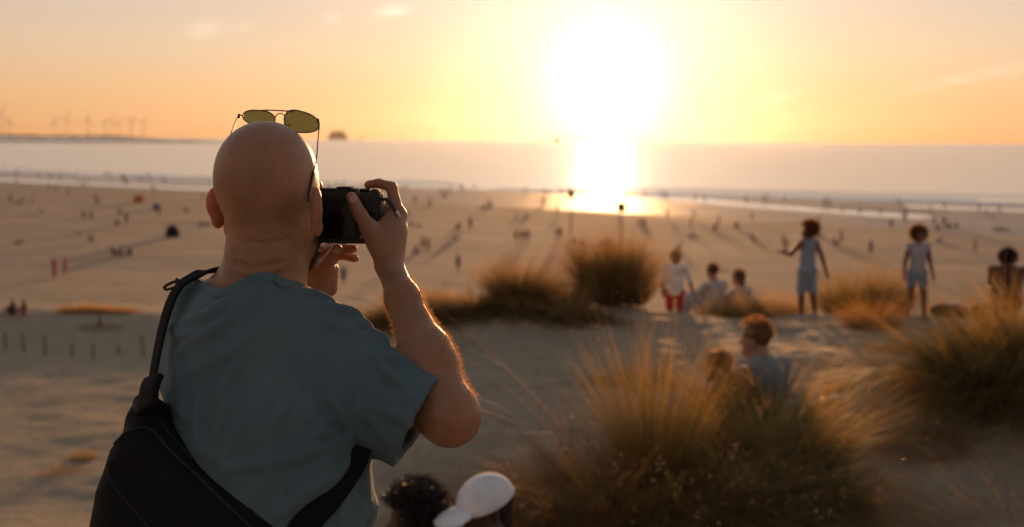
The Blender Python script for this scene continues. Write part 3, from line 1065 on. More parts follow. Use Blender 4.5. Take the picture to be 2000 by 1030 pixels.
ah = link_mesh('arm_hair', mesh_np('arm_hair', hv, hf), M_arm, body)

# nails
M_nail = material('nail', (0.5, 0.28, 0.21), .25, spec=.6)
def nail(c, nrm, along, w_=.0062, l_=.0075):
    nrm = V3(nrm); nrm /= np.linalg.norm(nrm); al = V3(along); al -= nrm * (al @ nrm); al /= np.linalg.norm(al)
    M = np.array([np.cross(al, nrm), al, nrm])
    put('nail', blob([ell(c, (w_, l_, .0016), M)], .0009, 0), M_nail, body)
toc = V3(MW.translation)
tn = Q(689, 389, 1.7475)
nail(tn, toc - tn + V3((.0, 0, .6)), Q(687, 386, 1.75) - Q(704, 420, 1.75))
tn = Q(657, 489, 1.841)
nail(tn, toc - tn, Q(658, 487, 1.85) - Q(642, 510, 1.855))

# ------------------------------------------------------------------ sunglasses pushed up on his head
M_metal = material('dark_metal', (0.10, 0.085, 0.07), .35, metal=1.0)
M_lens = bpy.data.materials.new('mirror_lens'); M_lens.use_nodes = True
nt = NT(M_lens.node_tree.nodes, M_lens.node_tree.links); nt.n.clear()
trn = nt.node('ShaderNodeBsdfTransparent'); trn.inputs[0].default_value = (0.40, 0.36, 0.16, 1)
gls = nt.node('ShaderNodeBsdfGlossy'); gls.inputs['Color'].default_value = (0.75, 0.80, 0.30, 1); gls.inputs['Roughness'].default_value = .12
mx = nt.node('ShaderNodeMixShader'); mx.inputs[0].default_value = .28
nt.l.new(trn.outputs[0], mx.inputs[1]); nt.l.new(gls.outputs[0], mx.inputs[2])
om = nt.node('ShaderNodeOutputMaterial'); nt.l.new(mx.outputs[0], om.inputs[0])
sg = empty('sunglasses', tuple(hd(0, .05, .085)))
tag(sg, 'aviator sunglasses with yellow-green mirrored lenses pushed up on the bald head', 'sunglasses')
lensF = {}


def lens_outline(cx, cy, w_, h_, d, sgn):
    pts = []
    for i in range(36):
        a = 2 * math.pi * i / 36
        ca, sa = math.cos(a), math.sin(a)
        x = math.copysign(abs(ca) ** .72, ca); y = math.copysign(abs(sa) ** .80, sa)
        drop = 0.16 * y * (-sgn) * x
        tilt = .23 * (x * w_) * (1 if True else 0)
        px, py = cx + x * w_ * (1 - .08 * (y > 0) * abs(y)), cy - y * h_ + .14 * x * w_ - drop * h_
        dd = d + y * .026 - x * .0135        # the top rim leans away, the right side is nearer
        pts.append(P(px, py, dd))
    return pts


for (cx, cy, w_, h_, d, sgn) in ((506, 231, 32, 15, 1.782, -1), (589, 238.5, 34, 20.5, 1.752, 1)):
    o = lens_outline(cx, cy, w_, h_, d, sgn)
    v, f = tube_data(o, .0011, 6, closed=True)
    rim = link_mesh('rim', mesh_np('rim', v, f), M_metal, sg)
    cpt_ = sum(o, Vector()) / len(o)
    nn = (o[9] - cpt_).cross(o[0] - cpt_).normalized()
    vv = [tuple(p) for p in o] + [tuple(cpt_ + nn * .002)]
    vv += [tuple(p + nn * .0012) for p in o] + [tuple(cpt_ + nn * .0032)]
    ff = []
    for i in range(0, 36, 2):
        ff.append((36, i, i + 1, (i + 2) % 36)); ff.append((73, 37 + (i + 2) % 36, 38 + i, 37 + i))
    link_mesh('lens', mesh_np('lens', vv, ff), M_lens, sg)
wires = []
pA = P(512, 215.5, 1.806); pB = P(572, 218, 1.779)
wires.append(tube_data([pA, pA.lerp(pB, .5) + Vector((0, 0, .0006)), pB], .0010, 6))
wires.append(tube_data(smooth_path([P(537, 232, 1.79), P(541, 224, 1.785), P(549, 222, 1.78), P(555, 226, 1.772), P(557, 236, 1.765)], 4), .0009, 6))
wires.append(tube_data(smooth_path([P(557, 240, 1.757), P(562, 247, 1.75), P(566, 243, 1.75)], 3), .0007, 6))
v, f = join_data(wires)
link_mesh('bridge', mesh_np('bridge', v, f), M_metal, sg)
v, f = tube_data(smooth_path([P(474, 226, 1.795), P(466, 227, 1.79), P(460, 238, 1.775), P(452, 260, 1.75), P(440, 300, 1.72)], 5), .0010, 6)
link_mesh('temple', mesh_np('temple', v, f), M_metal, sg)
v, f = join_data([tube_data(smooth_path([P(620, 232, 1.738), P(624, 238, 1.735), P(622, 262, 1.728), P(619, 301, 1.715), P(613, 335, 1.70)], 5), .0010, 6),
                  tube_data(smooth_path([P(613, 333, 1.70), P(609, 352, 1.693), P(605, 374, 1.685), P(602, 394, 1.676)], 5), [.0012] + [.0021] * 14 + [.0012], 8)])
link_mesh('temple', mesh_np('temple', v, f), M_metal, sg)
for hx, hy, hdp in ((622, 237, 1.737), (467, 227, 1.79)):
    put('hinge', blob([rbox(Q(hx, hy, hdp), (.0022, .002, .0034), rd=.0008)], .0007, 0, smooth=0), M_metal, sg)

# ------------------------------------------------------------------ camera in his hands
M_cam = material('camera_black', (0.016, 0.014, 0.013), .5, bump=.35, bscale=700)
M_camm = material('camera_metal_trim', (0.035, 0.03, 0.028), .32, metal=.6)
M_scr = material('camera_screen', (0.008, 0.007, 0.007), .12, spec=.6)
M_silver = material('bright_metal', (0.75, 0.70, 0.62), .22, metal=1.0)
tc_ = R(8)
CF = np.array([math.sin(tc_), math.cos(tc_), 0.0]); CR = np.array([math.cos(tc_), -math.sin(tc_), 0.0]); CU = np.array([0, 0, 1.0])
cr = R(1.0)
CM = np.array([CR, CF, CU])
BKR = Q(741, 424, 1.785)                       # right end of the back face, mid height
CH = .0437; CW = .064; CT = .016
CC = BKR - CR * CW + CF * CT


def cm(r_, f_, u_):
    return CC + CR * r_ + CF * f_ + CU * u_


ca = empty('camera_body', tuple(cm(0, 0, -CH)))
ca.name = 'photo_camera'
tag(ca, 'black compact camera held up to the bald man\'s face, screen side towards us', 'camera')
bd = Field(cm(0, .03, 0) - .13, cm(0, .03, 0) + .13, .0011)
bd.add(rbox(cm(0, 0, -.003), (CW, CT, CH - .003), CM, .006))
bd.add(rbox(cm(-.018, .001, .0395), (.044, CT - .003, .0042), CM, .002), .001)
bd.add(rbox(cm(CW - .012, CT + .006, -.005), (.011, .012, CH - .010), CM, .008), .006)     # grip
bd.sub(rbox(cm(-.014, -CT, -.006), (.0405, .0012, .031), CM, .002), 0)
bd.add(rbox(cm(CW - .016, -CT - .001, .016), (.009, .0025, .012), CM, .002), .003)          # thumb rest
bd.sub(rbox(cm(CW - .002, -CT, .040), (.006, .02, .0035), CM, .001), 0.001)
put('body_shell', bd, M_cam, ca, smooth=1)
put('screen', blob([rbox(cm(-.014, -CT + .0005, -.006), (.039, .0011, .0295), CM, .0008)], .0011, 0), M_scr, ca, smooth=0)
ln_ = [(CC + CF * (CT + dd) + CR * -.012 + CU * -.006) for dd in (0, .006, .010, .030, .034, .052, .055)]
v, f = tube_data(ln_, [.031, .031, .0335, .0335, .031, .031, .029], 32)
link_mesh('lens_barrel', mesh_np('lens_barrel', v, f), M_camm, ca)
def dial(r_, f_, u_, rad, hgt, mat, nm):
    v, f = tube_data([cm(r_, f_, u_), cm(r_, f_, u_ + hgt * .8), cm(r_, f_, u_ + hgt)], [rad, rad, rad * .9], 24)
    link_mesh(nm, mesh_np(nm, v, f), mat, ca)
dial(.036, .002, CH - .006, .0085, .0058, M_camm, 'dial')
dial(.054, -.004, CH - .010, .0075, .0080, M_camm, 'dial')
dial(.050, .012, CH - .008, .0050, .0068, M_camm, 'shutter_button')
put('hot_shoe', blob([rbox(cm(.006, 0, CH + .0016), (.010, .009, .0013), CM, .0004), rbox(cm(.006, -.012, CH + .001), (.012, .001, .0016), CM, .0004)], .0008, 0), M_camm, ca, smooth=0)
put('eyecup', blob([rbox(cm(-.052, -CT - .003, .030), (.012, .005, .009), CM, .003)], .0012, 0), M_cam, ca)
for (r_, u_, rd_) in ((.0335, -.010, .0017), (.0335, -.020, .0017), (.0345, -.032, .0020), (.0345, .008, .0017), (-.058, .028, .0014), (.050, -.030, .0017)):
    put('button', blob([ell(cm(r_, -CT - .0004, u_), (rd_, .0009, rd_), CM)], .0006, 0), M_silver if rd_ == .0020 else M_camm, ca)
v, f = tube_data([cm(.048, -CT + .001, -.012), cm(.048, -CT - .0016, -.012)], [.0085, .0080], 24)
link_mesh('control_wheel', mesh_np('control_wheel', v, f), M_camm, ca)
put('strap_lug', blob([rbox(cm(CW + .002, 0, .028), (.003, .002, .003), CM, .001)], .0008, 0), M_silver, ca)
v, f = tube_data(smooth_path([cm(CW + .002, 0, .026), Q(752, 388, 1.775), Q(762, 398, 1.768), Q(772, 412, 1.772), Q(777, 421, 1.778)], 5), 1.0, 8, flat=(.0032, .0011), up=(0.3, -1, 0.2))
link_mesh('wrist_strap', mesh_np('wrist_strap', v, f), material('strap_leather', (0.02, 0.014, 0.01), .5), ca)
put('strap_buckle', blob([rc(Q(775, 415, 1.772), Q(779, 424, 1.778), .0030, .0030)], .0007, 0), M_silver, ca)

# ------------------------------------------------------------------ sling bag on his back
M_bag = material('bag_nylon', (0.006, 0.006, 0.007), .75, spec=.25, var=.25, vscale=30, bump=.5, bscale=900)
M_web = material('bag_webbing', (0.005, 0.005, 0.006), .8, spec=.25, bump=.6, bscale=1400)
M_zip = material('bag_piping', (0.012, 0.012, 0.014), .55)
DB = 1.545
bagO = Q(330, 960, DB)
bn_ = toc - bagO; bn_ /= np.linalg.norm(bn_)
bn_ = bn_ + V3((-.42, 0, .10)); bn_ /= np.linalg.norm(bn_)
bu = np.cross(V3((0, 0, 1)), bn_); bu /= np.linalg.norm(bu); bv_ = np.cross(bn_, bu)
BPOLY = [(270, 795), (286, 786), (303, 797), (330, 826), (362, 862), (402, 902), (462, 948), (520, 995), (590, 1070), (640, 1150), (600, 1260), (420, 1330), (240, 1290),
         (170, 1180), (158, 1090), (168, 1020), (180, 962), (206, 900), (232, 852), (252, 822)]


def on_bag(px, py, off=0.0):
    o = V3(MW.translation); dv = Q(px, py, 1.0) - o
    t = ((bagO + bn_ * off - o) @ bn_) / (dv @ bn_)
    return o + dv * t


uv = [((q - bagO) @ bu, (q - bagO) @ bv_) for q in (on_bag(x, y) for x, y in BPOLY)]
bg_p = prism(uv, bagO - bn_ * .03, bu, bv_, .052, .042)
inn = [((q - bagO) @ bu, (q - bagO) @ bv_) for q in (on_bag(x, y) for x, y in
       [(222, 880), (262, 838), (300, 846), (345, 885), (400, 935), (500, 1040), (540, 1140), (480, 1230), (300, 1250), (215, 1160), (196, 1060), (200, 960)])]
lo, hi = bounds([bg_p], .02)
BG = Field(lo - .01, hi + .01, .003)
BG.add(bg_p); BG.add(prism(inn, bagO - bn_ * .012, bu, bv_, .045, .030), .012)
BG.add(rc(on_bag(284, 792, -.03), on_bag(290, 815, -.02), .018, .030), .02)
for (x0, y0, x1, y1, r_, pr) in ((236, 886, 300, 905, 9, 2), (230, 868, 262, 842, 7, 1.5), (214, 905, 262, 890, 7, 2)):
    a0 = hit([BG], x0, y0); a1 = hit([BG], x1, y1)
    if a0 is not None and a1 is not None:
        BG.add(rc(a0 - bn_ * .004, a1 - bn_ * .004, rp(r_, 1.5) * .9, rp(r_, 1.5) * .4), .010)
BG.rough(.0016, 30, 8)
bag = empty('sling_bag', tuple(bagO)); tag(bag, 'black nylon sling bag worn across the bald man\'s back', 'bag')
put('bag_body', BG, M_bag, bag)


def lay(fields, pts, nm, mat, rad=.0012, flat=None, parent=None, lift=.0, seg=6):
    hp, ups = [], []
    for x, y in pts:
        q = hit(fields, x, y)
        if q is None: continue
        dv = toc - q; dv /= np.linalg.norm(dv)
        hp.append(Vector(q + dv * lift)); ups.append(Vector(dv))
    sp = smooth_path(hp, seg)
    v, f = tube_data(sp, rad if not flat else 1.0, 8, flat=flat, up=Vector(toc - np.array(sp[len(sp) // 2])) if flat else None)
    return link_mesh(nm, mesh_np(nm, v, f), mat, parent)


lay([BG], [(204, 905), (222, 868), (244, 846), (270, 836), (292, 838), (308, 852), (340, 888), (380, 924), (430, 974), (480, 1020), (520, 1060)], 'zip', M_zip, rad=.0017, parent=bag)
lay([BG], [(214, 906), (212, 926), (228, 956), (260, 995), (300, 1040)], 'seam', M_zip, rad=.0010, parent=bag)
lay([BG], [(306, 815), (350, 868), (400, 915), (460, 965), (510, 1015)], 'seam', M_zip, rad=.0010, parent=bag)
q = hit([BG], 276, 797)
if q is not None:
    v, f = tube_data([q, q + bn_ * .0035, q + bn_ * .005], [.0105, .0100, .007], 20)
    link_mesh('snap_button', mesh_np('snap_button', v, f), M_zip, bag)

# strap over the left shoulder
SP = [(468, 532, 1.77), (430, 528, 1.73), (402, 530, 1.70), (376, 541, 1.690), (352, 557, 1.680), (336, 583, 1.668), (323, 620, 1.652), (312, 665, 1.630), (303, 710, 1.605), (297, 750, 1.585), (291, 795, 1.565)]
sp = smooth_path([P(*s_) for s_ in SP], 6)
v, f = tube_data(sp, 1.0, 8, flat=(.0125, .0022), up=[Vector((-.75, -.75, .15 + 1.2 * (1 - i / len(sp)) ** 2)) for i in range(len(sp))])
link_mesh('shoulder_strap', mesh_np('shoulder_strap', v, f), M_web, bag)
sp = smooth_path([P(300, 738, 1.588), P(292, 760, 1.575), P(288, 800, 1.555)], 6)
v, f = tube_data(sp, 1.0, 8, flat=(.0190, .0060), up=Vector((-.5, -.85, .1)))
link_mesh('strap_pad', mesh_np('strap_pad', v, f), M_bag, bag)
v, f = join_data([tube_data(smooth_path([P(352, 548, 1.655), P(340, 551, 1.652), P(328, 556, 1.65), P(321, 562, 1.65), P(326, 566, 1.65), P(338, 562, 1.65)], 4), .0022, 6),
                  tube_data([P(345, 545, 1.655), P(352, 556, 1.652)], .0030, 6)])
link_mesh('strap_ring', mesh_np('strap_ring', v, f), M_zip, bag)
# strap coming round under the right arm
lay([SHF], [(702, 872), (690, 905), (668, 940), (644, 972), (618, 1002), (590, 1032), (572, 1062)], 'waist_strap', M_web, flat=(.0185, .0020), parent=bag, lift=.0012)


# ------------------------------------------------------------------ marram grass
M_gr = {'green': grass_mat('marram_green', (0.08, 0.10, 0.03), (0.30, 0.26, 0.10), .6),
        'dry': grass_mat('marram_dry', (0.20, 0.13, 0.05), (0.55, 0.38, 0.18), .65),
        'mixed': grass_mat('marram_mixed', (0.085, 0.075, 0.025), (0.42, 0.31, 0.135), .55),
        'red': grass_mat('marram_red_dry', (0.18, 0.085, 0.035), (0.52, 0.28, 0.11), .65)}
M_seed_glint = material('seed_glint', (1.0, 0.62, 0.28), .42, metal=.7)  # metallic orange flakes added at the blade tips to sparkle in the sun
M_seed_glint.node_tree.nodes['Principled BSDF'].inputs['Subsurface Weight'].default_value = 0.0


def blades(cx, cy, n, Rx, Ry, L, w_, spread, droop, lean, rng, seg=6, sunk=.04, bias=0.0, lock=0):
    a = rng.uniform(0, 2 * np.pi, n); rr = np.sqrt(rng.uniform(0, 1, n))
    bx = cx + rr * np.cos(a) * Rx; by = cy + rr * np.sin(a) * Ry
    bz = ground_z(bx, by) - sunk
    az = a + rng.normal(0, .7, n)
    tone0 = np.clip(rng.beta(1.6, 1.6, n) + bias, 0, 1)
    tl = np.clip(rng.normal(0.12, .12, n) + spread * rr, 0, 1.25)
    g_ = np.arange(n)
    if lock:                                    # blades matted together into locks
        g_ = (np.arange(n) // lock) * lock
        loose = rng.random(n) < .3
        g_ = np.where(loose, np.arange(n), g_)
        bx = bx[g_] + rng.normal(0, .010, n); by = by[g_] + rng.normal(0, .010, n); bz = bz[g_]
        az = az[g_] + rng.normal(0, .10, n); tl = tl[g_] + rng.normal(0, .05, n); tone0 = np.clip(tone0[g_] + rng.normal(0, .12, n), 0, 1); rr = rr[g_]
    hx = np.cos(az) * np.sin(tl) + lean[0]; hy = np.sin(az) * np.sin(tl) + lean[1]; hz_ = np.cos(tl)
    nn = np.sqrt(hx ** 2 + hy ** 2 + hz_ ** 2); hx, hy, hz_ = hx / nn, hy / nn, hz_ / nn
    Ln = L * rng.uniform(.5, 1.25, n) * (1 - .2 * rr)
    dr = .8 * droop * rng.uniform(.3, 1.5, n)
    if lock: dr = dr[g_] * rng.uniform(.88, 1.12, n); Ln = Ln[g_] * rng.uniform(.8, 1.1, n)
    ho = np.sqrt(hx ** 2 + hy ** 2) + 1e-6
    ox, oy = hx / ho, hy / ho
    t = np.linspace(0, 1, seg + 1)[None, :]
    X = bx[:, None] + Ln[:, None] * (hx[:, None] * t + ox[:, None] * dr[:, None] * t ** 2 * .55)
    Y = by[:, None] + Ln[:, None] * (hy[:, None] * t + oy[:, None] * dr[:, None] * t ** 2 * .55)
    Z = bz[:, None] + Ln[:, None] * (hz_[:, None] * t - dr[:, None] * t ** 2.4 * .75)
    fl = np.maximum(Z, ground_z(X, Y, False) + .008)
    Z = fl
    tw = rng.uniform(0, np.pi, n)
    wx, wy = np.cos(tw), np.sin(tw)
    W = (w_ * rng.uniform(.6, 1.3, n))[:, None] * (1 - t ** 1.6 * .92)
    A = np.stack([X - wx[:, None] * W / 2, Y - wy[:, None] * W / 2, Z], -1)
    B = np.stack([X + wx[:, None] * W / 2, Y + wy[:, None] * W / 2, Z], -1)
    v = np.stack([A, B], 2).reshape(-1, 3)
    k = np.arange(n)[:, None] * (2 * (seg + 1)) + np.arange(seg)[None, :] * 2
    f = np.stack([k, k + 1, k + 3, k + 2], -1).reshape(-1, 4)
    tone = np.repeat(tone0, 2 * (seg + 1))
    tips = np.stack([X[:, -1], Y[:, -1], Z[:, -1]], -1)
    return v, f, tone, tips


def tussock(label, px, d, n, Rx, Ry, L, kind='mixed', w_=.0035, spread=.9, droop=.7, lean=(-.06, -.03), group='marram grass tussocks on the dune',
            seed_glints=0, seed=1, clumps=None, at_xy=None, name='grass_tussock', lock=0):
    rng = np.random.default_rng(seed * 101 + 5)
    if at_xy: x, y = at_xy
    else:
        q = P(px, 700, d); x, y = q.x, q.y
    root = empty(name, (x, y, GZ(x, y)))
    tag(root, label, 'grass', group)
    parts = []
    sub = clumps or [(0, 0, 1, 1)]
    tot_ = sum(c[2] for c in sub)
    for (ox, oy, sc, frac) in sub:
        parts.append(blades(x + ox * Rx, y + oy * Ry, int(n * sc / tot_), Rx * frac, Ry * frac, L * (.75 + .25 * sc), w_, spread, droop, lean, rng, lock=lock))
    vs, fs, o = [], [], 0
    for v, f, t, tp in parts:
        vs.append(v); fs.append(f + o); o += len(v)
    tone = np.concatenate([p[2] for p in parts])
    nb = sum(len(f) for f in fs); ns = 0
    if seed_glints:
        tips = np.vstack([p[3] for p in parts]); hi_ = tips[np.argsort(-tips[:, 2] + rng.normal(0, .10, len(tips)))[:seed_glints * 2]]
        pick = hi_[rng.choice(len(hi_), seed_glints, replace=False)]
        nv, nf = [], []
        for q in pick:
            for j in range(3):
                c = q + rng.normal(0, .012, 3); ax1 = rng.normal(0, 1, 3); ax1 /= np.linalg.norm(ax1)
                ax2 = np.cross(ax1, rng.normal(0, 1, 3)); ax2 /= np.linalg.norm(ax2); s_ = rng.uniform(.003, .0075); k = o + len(nv)
                nv += [c - ax1 * s_, c - ax2 * s_ * .5, c + ax1 * s_, c + ax2 * s_ * .5]; nf.append((k, k + 1, k + 2, k + 3))
        vs.append(np.array(nv)); fs.append(np.array(nf)); ns = len(nf); tone = np.concatenate([tone, np.ones(len(nv))])
    me = mesh_np('blades', np.vstack(vs), np.vstack(fs))
    at_ = me.attributes.new('tone', 'FLOAT', 'POINT')
    at_.data.foreach_set('value', tone.astype(np.float32))
    link_mesh('blades', me, [M_gr[kind], M_seed_glint], root, smooth=False)
    me.polygons.foreach_set('material_index', np.array([0] * nb + [1] * ns, dtype=np.int32))
    return root


tussock('broad brown and green grass tussock in the foreground below the seated man', 1300, 6.15, 8000, .56, .42, .74, 'mixed', seed_glints=420, seed=1,
        clumps=[(-.75, -.1, .8, .45), (-.3, .1, 1, .5), (.15, -.1, 1.1, .5), (.6, .1, 1, .5), (.1, -.5, .8, .6), (1.0, -.1, .8, .4)], spread=.95, droop=.95, w_=.0060, lock=16)
tussock('tall upright clump of thin green stalks rising from the big foreground tussock', 1283, 6.25, 1500, .10, .08, 1.12, 'green', seed_glints=60, seed=2, spread=.22, droop=.25, w_=.003, lean=(-.02, 0))
tussock('long stray blades arching out over the sand left of the big tussock', 1230, 6.3, 130, .5, .3, 1.5, 'dry', w_=.003, seed=50, spread=1.1, droop=.5, lean=(-.45, .2))
tussock('olive grass in front of the young man and his companion', 1490, 6.9, 3800, .40, .2, 1.02, 'green', w_=.005, seed=51, spread=.6, droop=.6, seed_glints=90, lock=8)
tussock('reddish dry grass leaning left at the left foot of the big foreground tussock', 1130, 6.1, 2400, .40, .34, .72, 'red', seed_glints=60, seed=3, spread=1.0, droop=.8, lean=(-.3, -.05), w_=.0060, lock=12)
tussock('dark green drooping tussock at the right end of the foreground grass', 1520, 6.3, 3400, .36, .40, .72, 'green', seed_glints=50, seed=4, spread=.9, droop=.8, lean=(.02, -.03), w_=.0060, lock=14,
        clumps=[(-.5, 0, 1, .6), (.2, .1, 1, .6), (.7, -.1, .8, .5)])
tussock('sparse brown grass beside the white cap at the bottom of the frame', 1010, 5.7, 1500, .35, .28, .46, 'red', seed=5, spread=1.1, droop=.8, lean=(-.2, 0))
tussock('big dark green tussock at the right edge of the frame', 1960, 8.0, 7500, .62, .45, .95, 'green', seed=6, spread=1.0, droop=.8, lean=(-.30, -.05), w_=.006, lock=14,
        clumps=[(-.4, -.1, 1, .6), (.2, .1, 1, .6), (.8, 0, 1, .6), (0, -.5, .8, .6)])
tussock('thin dry grass catching the sun below the big right-hand tussock', 1810, 7.3, 900, .28, .2, .26, 'dry', seed=7, spread=1.1, droop=.6, seed_glints=60)
tussock('long loose blades in the bottom right corner of the frame', 2010, 5.9, 420, .45, .25, .75, 'dry', seed=8, spread=1.1, droop=.6, lean=(-.35, 0))
tussock('matted grass on the left end of the mound behind the raised arm', 800, 12.1, 4200, .48, .34, .44, 'mixed', w_=.008, lock=12, seed=9, spread=1.1, droop=.9)
tussock('matted grass along the right part of the mound in the middle', 1010, 12.2, 6200, .85, .40, .42, 'mixed', w_=.008, lock=12, seed=10, spread=1.1, droop=.9,
        clumps=[(-.6, 0, 1, .5), (0, .1, 1, .55), (.6, -.1, 1, .5)])
tussock('rounded bush of grass standing on top of the middle mound', 1012, 12.7, 3000, .20, .18, .78, 'mixed', w_=.005, seed=11, spread=.65, droop=.45, lean=(.05, 0))
tussock('small grass clump right of the rounded bush on the mound', 1108, 12.9, 1300, .17, .15, .62, 'mixed', w_=.005, seed=12, spread=.6, droop=.4)
tussock('thin yellow grass on the mound just right of the raised hand', 838, 12.9, 1100, .32, .2, .40, 'dry', w_=.005, seed=13, spread=.8, droop=.5, seed_glints=40)
tussock('large brown tussock left of the boy in the white shirt', 1204, 13.4, 4600, .20, .24, 1.15, 'mixed', w_=.007, lock=8, seed=14, spread=.38, droop=.35, lean=(0, 0),
        clumps=[(-1.3, 0, .7, .6), (-.2, .1, 1.1, .6), (.8, -.1, .6, .6), (-.5, -.5, .5, .9)])
tussock('low grass in front of the seated couple on the dune', 1425, 14.2, 1900, .42, .22, .55, 'mixed', w_=.005, seed=15, spread=.8, droop=.5, seed_glints=60)
tussock('low yellow grass between the seated couple and the child in the romper', 1500, 14.8, 1500, .42, .25, .65, 'dry', w_=.005, seed=16, spread=.8, droop=.5, seed_glints=70)
tussock('green grass clump between the two curly-haired children', 1672, 15.2, 2400, .38, .26, .9, 'green', w_=.0055, seed=17, spread=.6, droop=.4)
tussock('narrow grass clump just left of the child in shorts', 1738, 15.4, 1000, .18, .16, .95, 'mixed', w_=.005, seed=18, spread=.5, droop=.4)
tussock('small reddish tuft on the sand between the two standing children', 1700, 12.6, 1100, .22, .18, .6, 'red', w_=.005, seed=19, spread=.8, droop=.5, seed_glints=30)
tussock('low dry grass right of the child in shorts', 1862, 15.6, 1500, .28, .22, .42, 'dry', w_=.005, seed=20, spread=.7, droop=.5, seed_glints=50)
tussock('dry grass leaning in from the bottom left corner', 0, 0, 260, .16, .2, 1.22, 'red', at_xy=(-1.03, 2.5), w_=.004, seed=21, spread=.45, droop=.35, lean=(.12, 0))
tussock('small sunlit grass tuft below the boy in red shorts', 1245, 9.2, 900, .3, .2, .34, 'dry', w_=.004, seed=22, spread=1.0, droop=.6, seed_glints=40)
tussock('thin grass below the kneeling child at the right edge', 1780, 10.8, 1100, .5, .3, .22, 'green', w_=.005, seed=23, spread=.9, droop=.6)
q, d = on_ground(162, 898)
tussock('small green tuft on the sand at lower left', 0, 0, 500, .35, .3, .45, 'green', at_xy=(q.x, q.y), w_=.012, seed=24, spread=.9, droop=.5, group='grass on the lower sand')
q, d = on_ground(120, 925)
tussock('short dry stalks on the sand beside the bag', 0, 0, 260, .8, .4, .5, 'red', at_xy=(q.x, q.y), w_=.012, seed=25, spread=1.0, droop=.5, lean=(.3, 0), group='grass on the lower sand')
for i, (gx_, gw, gl, kd) in enumerate(((158, 1.2, .75, 'dry'), (190, 1.8, .6, 'dry'), (222, 1.5, .5, 'red'))):
    q = P(gx_, 612 + i * 7, 65)
    tussock(('yellow grass patch on the crest of the low dune at left', 'orange-brown grass along the middle of the low dune at left',
             'thin reddish grass at the right end of the low dune at left')[i], 0, 0, 700, gw, .9, gl, kd, at_xy=(q.x, q.y), w_=.03, seed=30 + i, spread=.9, droop=.5,
            group='grass on the low dune at left')
q, d = on_ground(195, 642)
tussock('dark green low patch on the shaded side of the low dune', 0, 0, 500, 1.1, .7, .3, 'green', at_xy=(q.x, q.y), w_=.03, seed=34, spread=1, droop=.6, group='grass on the low dune at left')

# loose straw and shell bits on the dune, too many to count
rng = np.random.default_rng(55)
n = 5200
yy = 5.6 + 10.5 * rng.beta(1.1, 1.5, n); xx = rng.uniform(-.18, .5, n) * yy + rng.normal(0, .3, n)
zz = ground_z(xx, yy)
a1 = rng.uniform(0, np.pi, n); ln1 = rng.uniform(.008, .05, n); wd = rng.uniform(.002, .006, n)
up_ = rng.uniform(0, 1, n) ** 3 * .06
dx, dy = np.cos(a1) * ln1 / 2, np.sin(a1) * ln1 / 2; ex, ey = -np.sin(a1) * wd / 2, np.cos(a1) * wd / 2
v = np.stack([np.stack([xx - dx - ex, yy - dy - ey, zz + .003], -1), np.stack([xx + dx - ex, yy + dy - ey, zz + .003 + up_], -1),
              np.stack([xx + dx + ex, yy + dy + ey, zz + .006 + up_], -1), np.stack([xx - dx + ex, yy - dy + ey, zz + .006], -1)], 1).reshape(-1, 3)
me = mesh_np('straw_litter', v, np.arange(4 * n).reshape(-1, 4))
at_ = me.attributes.new('tone', 'FLOAT', 'POINT'); at_.data.foreach_set('value', np.repeat(rng.uniform(0, 1, n), 4).astype(np.float32))
tag(link_mesh('straw_litter', me, M_gr['dry'], smooth=False), kind='stuff')


# ------------------------------------------------------------------ people
JD = dict(head=(0, .012, .915), neck=(0, 0, .835), chest=(0, 0, .735), belly=(0, 0, .62), pelvis=(0, 0, .53),
          shL=(-.092, 0, .80), shR=(.092, 0, .80), elL=(-.135, -.01, .63), elR=(.135, -.01, .63), wrL=(-.145, .02, .475), wrR=(.145, .02, .475),
          haL=(-.145, .03, .43), haR=(.145, .03, .43), hiL=(-.050, 0, .50), hiR=(.050, 0, .50), knL=(-.055, .01, .28), knR=(.055, .01, .28),
          anL=(-.055, -.01, .045), anR=(.055, -.01, .045))
SITJ = dict(head=(0, .03, .49), neck=(0, .0, .41), chest=(0, -.02, .31), belly=(0, -.01, .19), pelvis=(0, 0, .085), shL=(-.090, -.01, .37), shR=(.090, -.01, .37),
            elL=(-.14, .10, .26), elR=(.14, .10, .26), wrL=(-.06, .22, .26), wrR=(.06, .22, .26), haL=(-.01, .25, .26), haR=(.02, .25, .25),
            hiL=(-.05, .02, .07), hiR=(.05, .02, .07), knL=(-.07, .24, .25), knR=(.07, .24, .25), anL=(-.06, .34, .03), anR=(.06, .34, .03))

SKM = {'fair': skin_mat('fair_skin', (0.42, 0.22, 0.15), .5), 'brown': skin_mat('brown_skin', (0.20, 0.085, 0.045), .5), 'dark': skin_mat('dark_skin', (0.09, 0.042, 0.026), .5)}
CM_ = {}


def cloth(name, col):
    if name not in CM_:
        CM_[name] = material(name, col, .9, var=.18, vscale=14, bump=.35, bscale=60, Sheen_Weight=.2)
    return CM_[name]


def hair_m(name, col):
    if name not in CM_:
        m = material(name, col, .5, var=.4, vscale=60, bump=.5, bscale=200)
        CM_[name] = m
    return CM_[name]


